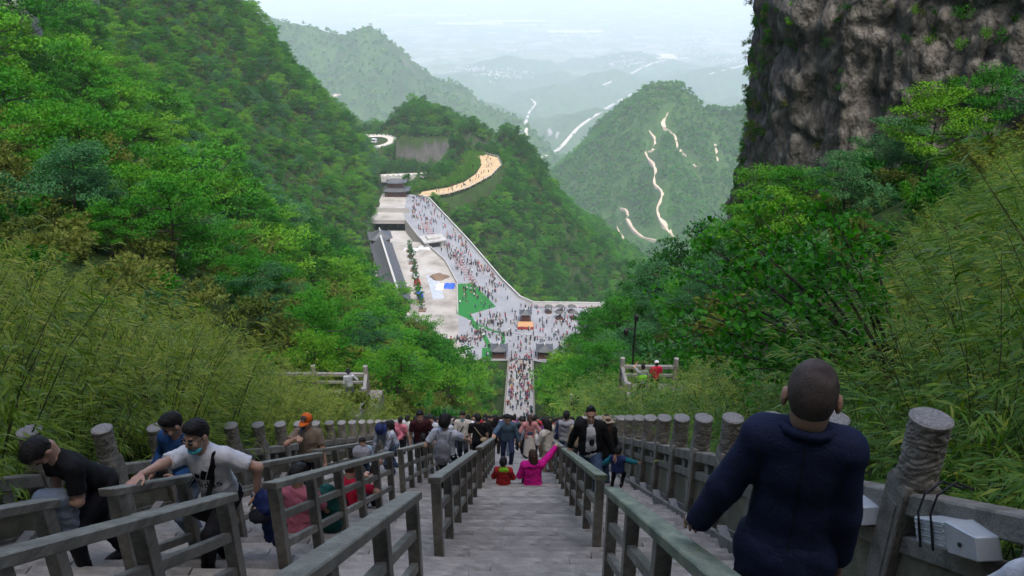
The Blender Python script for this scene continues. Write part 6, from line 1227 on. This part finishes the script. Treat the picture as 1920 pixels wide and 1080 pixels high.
landing('stone railed landing half sunk in the olive bamboo', (-11.5, -6.1, 25.2, 29.4), -17.75, [((-6.35, 25.4), (-6.5, 27.4)), ((-6.5, 27.4), (-6.75, 29.2)), ((-6.75, 29.2), (-9, 29.2)), ((-9, 29.2), (-11.3, 29.2))], [(-6.35, 25.4), (-6.5, 27.4), (-6.75, 29.2), (-9, 29.2), (-11.3, 29.2)])
landing('lower stone railed landing among the trees above the far stairs', (2.8, 6.6, 37.5, 40.2), -25.65, [((2.9, 40), (4.2, 40)), ((4.2, 40), (5.4, 40)), ((5.4, 40), (6.5, 40))], [(2.9, 40), (4.2, 40), (5.4, 40), (6.5, 40)])
lp = empty('camera_pole', (4.6, 28.9, -19)); tag(lp, 'dark pole carrying two surveillance cameras above the stone landing', 'pole')
MB().lathe([(.07, 0), (.07, .3), (.045, .32), (.038, 5.0)], 10).build('pole', M_dark, lp); MB().tube([(0, 0, 4.6), (-.35, -.1, 4.62)], .025).build('arm', M_dark, lp)
for p in ((-.38, -.1, 4.42), (.02, -.05, 5.05)): MB().lathe([(.02, .22), (.09, .16), (.1, .02), (.07, -.07), (.01, -.11)], 14, Matrix.Translation(p)).build('dome_camera', M_dark, lp)
o = person('person in lime safety vest on the stone landing by the pole', 4.75, 27.2, 8, 1.72, top=GREY, topk='tee', bottom=DARKT, gz=-16.82, lod=1, face=False, hl=(-.15, .4, 1.5)); soft(o, 'safety_vest', VISV, lambda f: (f.ell(o.T(0, 0, .2), (.19, .145, .24), o.B), f.plane(o.T(0, 0, .38), o.u)), .02, 0)
o = person('person in white cap and red top beside the lime vest', 5.35, 27.6, 10, 1.66, top=RED, topk='tee', bottom=DARKT, gz=-16.82, lod=1, face=False); cap(o, WHITE)
o = person('person in dark hat and pale blue shirt on the bamboo landing', -7.3, 28.4, 20, 1.62, top=LGREY, topk='shirt', bottom=JEANL, gz=-17.75, lod=1, face=False, hr=(.35, .2, .95)); bucket_hat(o, DARKT, .13)
person('person in black leaning on the lower landing rail', 3.1, 39.6, 20, 1.66, top=BLACK, topk='jacket', bottom=DARKT, gz=-25.65, lod=1, face=False)
person('person in blue print leaning on the lower landing rail', 3.75, 39.6, -10, 1.62, top=PATT, topk='jacket', bottom=JEAN, gz=-25.65, lod=1, face=False)
# ---------------------------------------------------------------- crowd further down the stairs: a few builds, copied with their own clothes
CLO = [('black', BLACK), ('white', WHITE), ('dark blue', NAVYH), ('grey', GREY), ('red', RED), ('pink', PINK), ('black', DARKT), ('beige', BEIGE), ('light blue', LGREY), ('dark green', GREEN), ('black', BLACK), ('yellow', CM('yellow_cotton', (.6, .42, .05))), ('purple', CM('purple_cotton', (.12, .04, .18)))]
BOT = [DARKT, JEAN, BLACK, JEANL, BEIGE]
proto = []; rc = random.Random(12)
for k in range(7):
    up = k % 2; o = person('x', 0, 150.5, 180 if up else 0, rc.uniform(1.58, 1.78), gz=0, lean=8 if up else 0, top=BLACK, topk=('tee', 'jacket', 'shirt', 'hoodie')[k % 4], bottom=DARKT, hair=('short', 'short', 'long', 'bob', 'short', 'pony', 'curly')[k], lod=1, face=False, feet=[(-.09, .16, .085), (.1, -.14, .085)], hl=None if k % 3 else (-.25, .25, 1.0)); proto.append(o.root)
    for ch in o.root.children:
        for sl_ in ch.material_slots: sl_.link = 'OBJECT'
PEOPLE = PEOPLE[:-7]
def clone(src, x, y, z, rz, top, bot, label, grp):
    c = copy_tree(src); c.location = (x, y, z); c.rotation_euler = (0, 0, rz); tag(c, label, 'person', grp)
    for ch in c.children:
        nm = ch.name.split('.')[0]; mt = top if nm == 'top' else bot if nm in ('trousers', 'skirt') else HAIR if nm == 'hair' else SHOE if nm == 'shoe' else SKIN
        ch.material_slots[0].link = 'OBJECT'; ch.material_slots[0].material = mt
    return c
spots = []
for q in range(1500):
    y = 20.6 + 22 * rc.random() ** 1.3; x = rc.uniform(-4.5, 2.0)
    if all(math.hypot((x - a) * 1.2, y - b) > .62 for a, b in spots): spots.append((x, y))
    if len(spots) >= 112: break
for x, y in spots:
    nm, tp = rc.choice(CLO); k = rc.randrange(7); up = k % 2
    clone(proto[k], x, y, stair_z(x, y), R_((180 if up else 0) + rc.uniform(-25, 25)), tp, rc.choice(BOT), 'person in %s top %s the crowded stairs past the handrails' % (nm, 'climbing' if up else 'descending'), 'crowd in %s %s the stairs' % (nm, 'climbing' if up else 'descending'))
for p in proto:
    for ch in list(p.children): bpy.data.objects.remove(ch)
    bpy.data.objects.remove(p)
# ---------------------------------------------------------------- tiny people on the far stairs and the plaza
def tiny(k):
    rr_ = random.Random(k); f = Field(.05); sw = rr_.uniform(-.12, .12)
    f.cone((-.1, sw, 0), (-.08, 0, .85), .075, .1); f.cone((.1, -sw, 0), (.08, 0, .85), .075, .1); f.cone((0, 0, .9), (0, 0, 1.35), .15, .18); f.cone((-.2, 0, 1.38), (-.26, .08, .85), .06, .05); f.cone((.2, 0, 1.38), (.26, .1 * (k % 3), .9 + .15 * (k % 2)), .06, .05); f.ell((0, .01, 1.6), (.095, .11, .135)); f.cone((0, 0, 1.35), (0, 0, 1.5), .06, .06)
    if k == 4: f.ell((0, -.18, 1.15), (.15, .1, .22))
    V, Q = f.mesh(.062); c = V[Q].mean(1); mi = np.where(c[:, 2] > 1.47, np.where((c[:, 1] > .02) & (c[:, 2] < 1.66), 1, 0), np.where(c[:, 2] > .88, 2, 3)); return V, Q, mi
TINY = [arr_mesh('figure', *tiny(k)[:2], [HAIR, SKIN, BLACK, DARKT], tiny(k)[2]) for k in range(6)]
tp_ = []
def add_tiny(x, y, z, p): tp_.append((x, y, z, p))
rt = np.random.default_rng(9)
for q in range(170):
    y = 152 + 55 * rt.random() ** .8; x = rt.uniform(-3.9, 2.5); add_tiny(x, y, SL(y), 'the far end of the stairs')
xpar = lambda y: float(np.interp(y, [244.5, 249.3, 265.9, 305.5, 364.8, 372], [3.4, -1.2, -8.3, -22.7, -46, -51])); xfen = lambda y: float(np.interp(y, [204, 237, 262, 284, 303, 333, 372], [-12, -21, -24, -30.5, -40.5, -52.5, -57]))
cl = [(rt.uniform(246, 368), rt.random()) for _ in range(46)]
for q in range(430):
    if rt.random() < .6: cy, t = cl[rt.integers(0, len(cl))]; y = cy + rt.normal(0, 1.6); t = t + rt.normal(0, .05)
    else: y = 246 + 122 * rt.random(); t = rt.random()
    if not (245.5 < y < 371 and .04 < t < .96): continue
    a, b = xfen(y) + 1.5, xpar(y) - 1; add_tiny(a + (b - a) * t, y, PLZ, 'the long paved walk by the parapet')
cl = [(rt.uniform(-16, 20), rt.uniform(210, 241)) for _ in range(30)]
for q in range(330):
    if rt.random() < .6: cx_, cy = cl[rt.integers(0, len(cl))]; x = cx_ + rt.normal(0, 1.1); y = cy + rt.normal(0, 1.1)
    else: x = rt.uniform(-18, 24); y = rt.uniform(206, 242)
    if y > 243 or x > 24 - .9 * max(0, 225 - y) or (abs(x - .7) < 3 and 225 < y < 234.5) or x < -22: continue
    add_tiny(x, y, PLZ, 'the wide plaza before the stairs')
for q in range(45): add_tiny(rt.normal(-19, 2.2), rt.normal(217, 1.1), PLZ, 'the dusty yard near the green carpet')
for q in range(30): add_tiny(rt.uniform(-22, -11), rt.uniform(242, 258), PLZ + .02, 'the green carpet')
for q in range(40):
    k = rt.integers(0, len(sandp) - 1); a, b = np.array(sandp[k]), np.array(sandp[k + 1]); p = a + (b - a) * rt.random(); add_tiny(p[0] + rt.normal(0, 1.3), p[1] + rt.normal(0, 1), p[2], 'the orange sand path')
tp_.sort(key=lambda t: t[0] ** 2 + t[1] ** 2 + t[2] ** 2); N1 = 150; nt_ = len(tp_); pick = set(list(range(0, 110)) + list(np.linspace(111, nt_ - 1, N1 - 110).astype(int)))
rest = []
for i, (x, y, z, pl) in enumerate(tp_):
    if i in pick:
        nm, tp = rc.choice(CLO); o = link('person', rc.choice(TINY), None, (x, y, z), (0, 0, rc.uniform(0, 6.28)), (rc.uniform(.9, 1.06),) * 3); tag(o, 'tiny person in %s top on %s' % (nm, pl), 'person', '%s tops on %s' % (nm, pl))
        for k, mt in ((2, tp), (3, rc.choice(BOT))): o.material_slots[k].link = 'OBJECT'; o.material_slots[k].material = mt
    else: rest.append((x, y, z))
def crowd_mat(name, cols):
    m, n, l = nt(name); oi = n.new('ShaderNodeObjectInfo'); rp = ramp(n, [(i / len(cols), c) for i, c in enumerate(cols)]); rp.color_ramp.interpolation = 'CONSTANT'; l.new(oi.outputs['Random'], rp.inputs[0]); b = n.new('ShaderNodeBsdfPrincipled'); b.inputs['Roughness'].default_value = .9; l.new(rp.outputs[0], b.inputs['Base Color']); o = n.new('ShaderNodeOutputMaterial'); l.new(b.outputs[0], o.inputs[0]); return m
MCT = crowd_mat('crowd_tops', [(.012, .012, .014), (.03, .03, .05), (.6, .6, .62), (.02, .02, .02), (.45, .03, .05), (.05, .08, .18), (.3, .3, .33), (.015, .015, .02), (.4, .15, .2), (.1, .14, .1), (.02, .03, .05), (.5, .4, .3)]); MCB = crowd_mat('crowd_trousers', [(.015, .015, .018), (.05, .08, .14), (.03, .03, .035), (.02, .02, .03), (.25, .2, .15)])
T2 = []
for me in TINY: q = me.copy(); q.materials[2] = MCT; q.materials[3] = MCB; T2.append(q)
rest = np.array(rest); n = len(rest); scatter('distant_crowd', T2, rest, np.stack([np.zeros(n), np.zeros(n), rt.uniform(0, 6.28, n)], 1), rt.uniform(.9, 1.06, n), rt.integers(0, 6, n))
haze_box(1.5e-4)
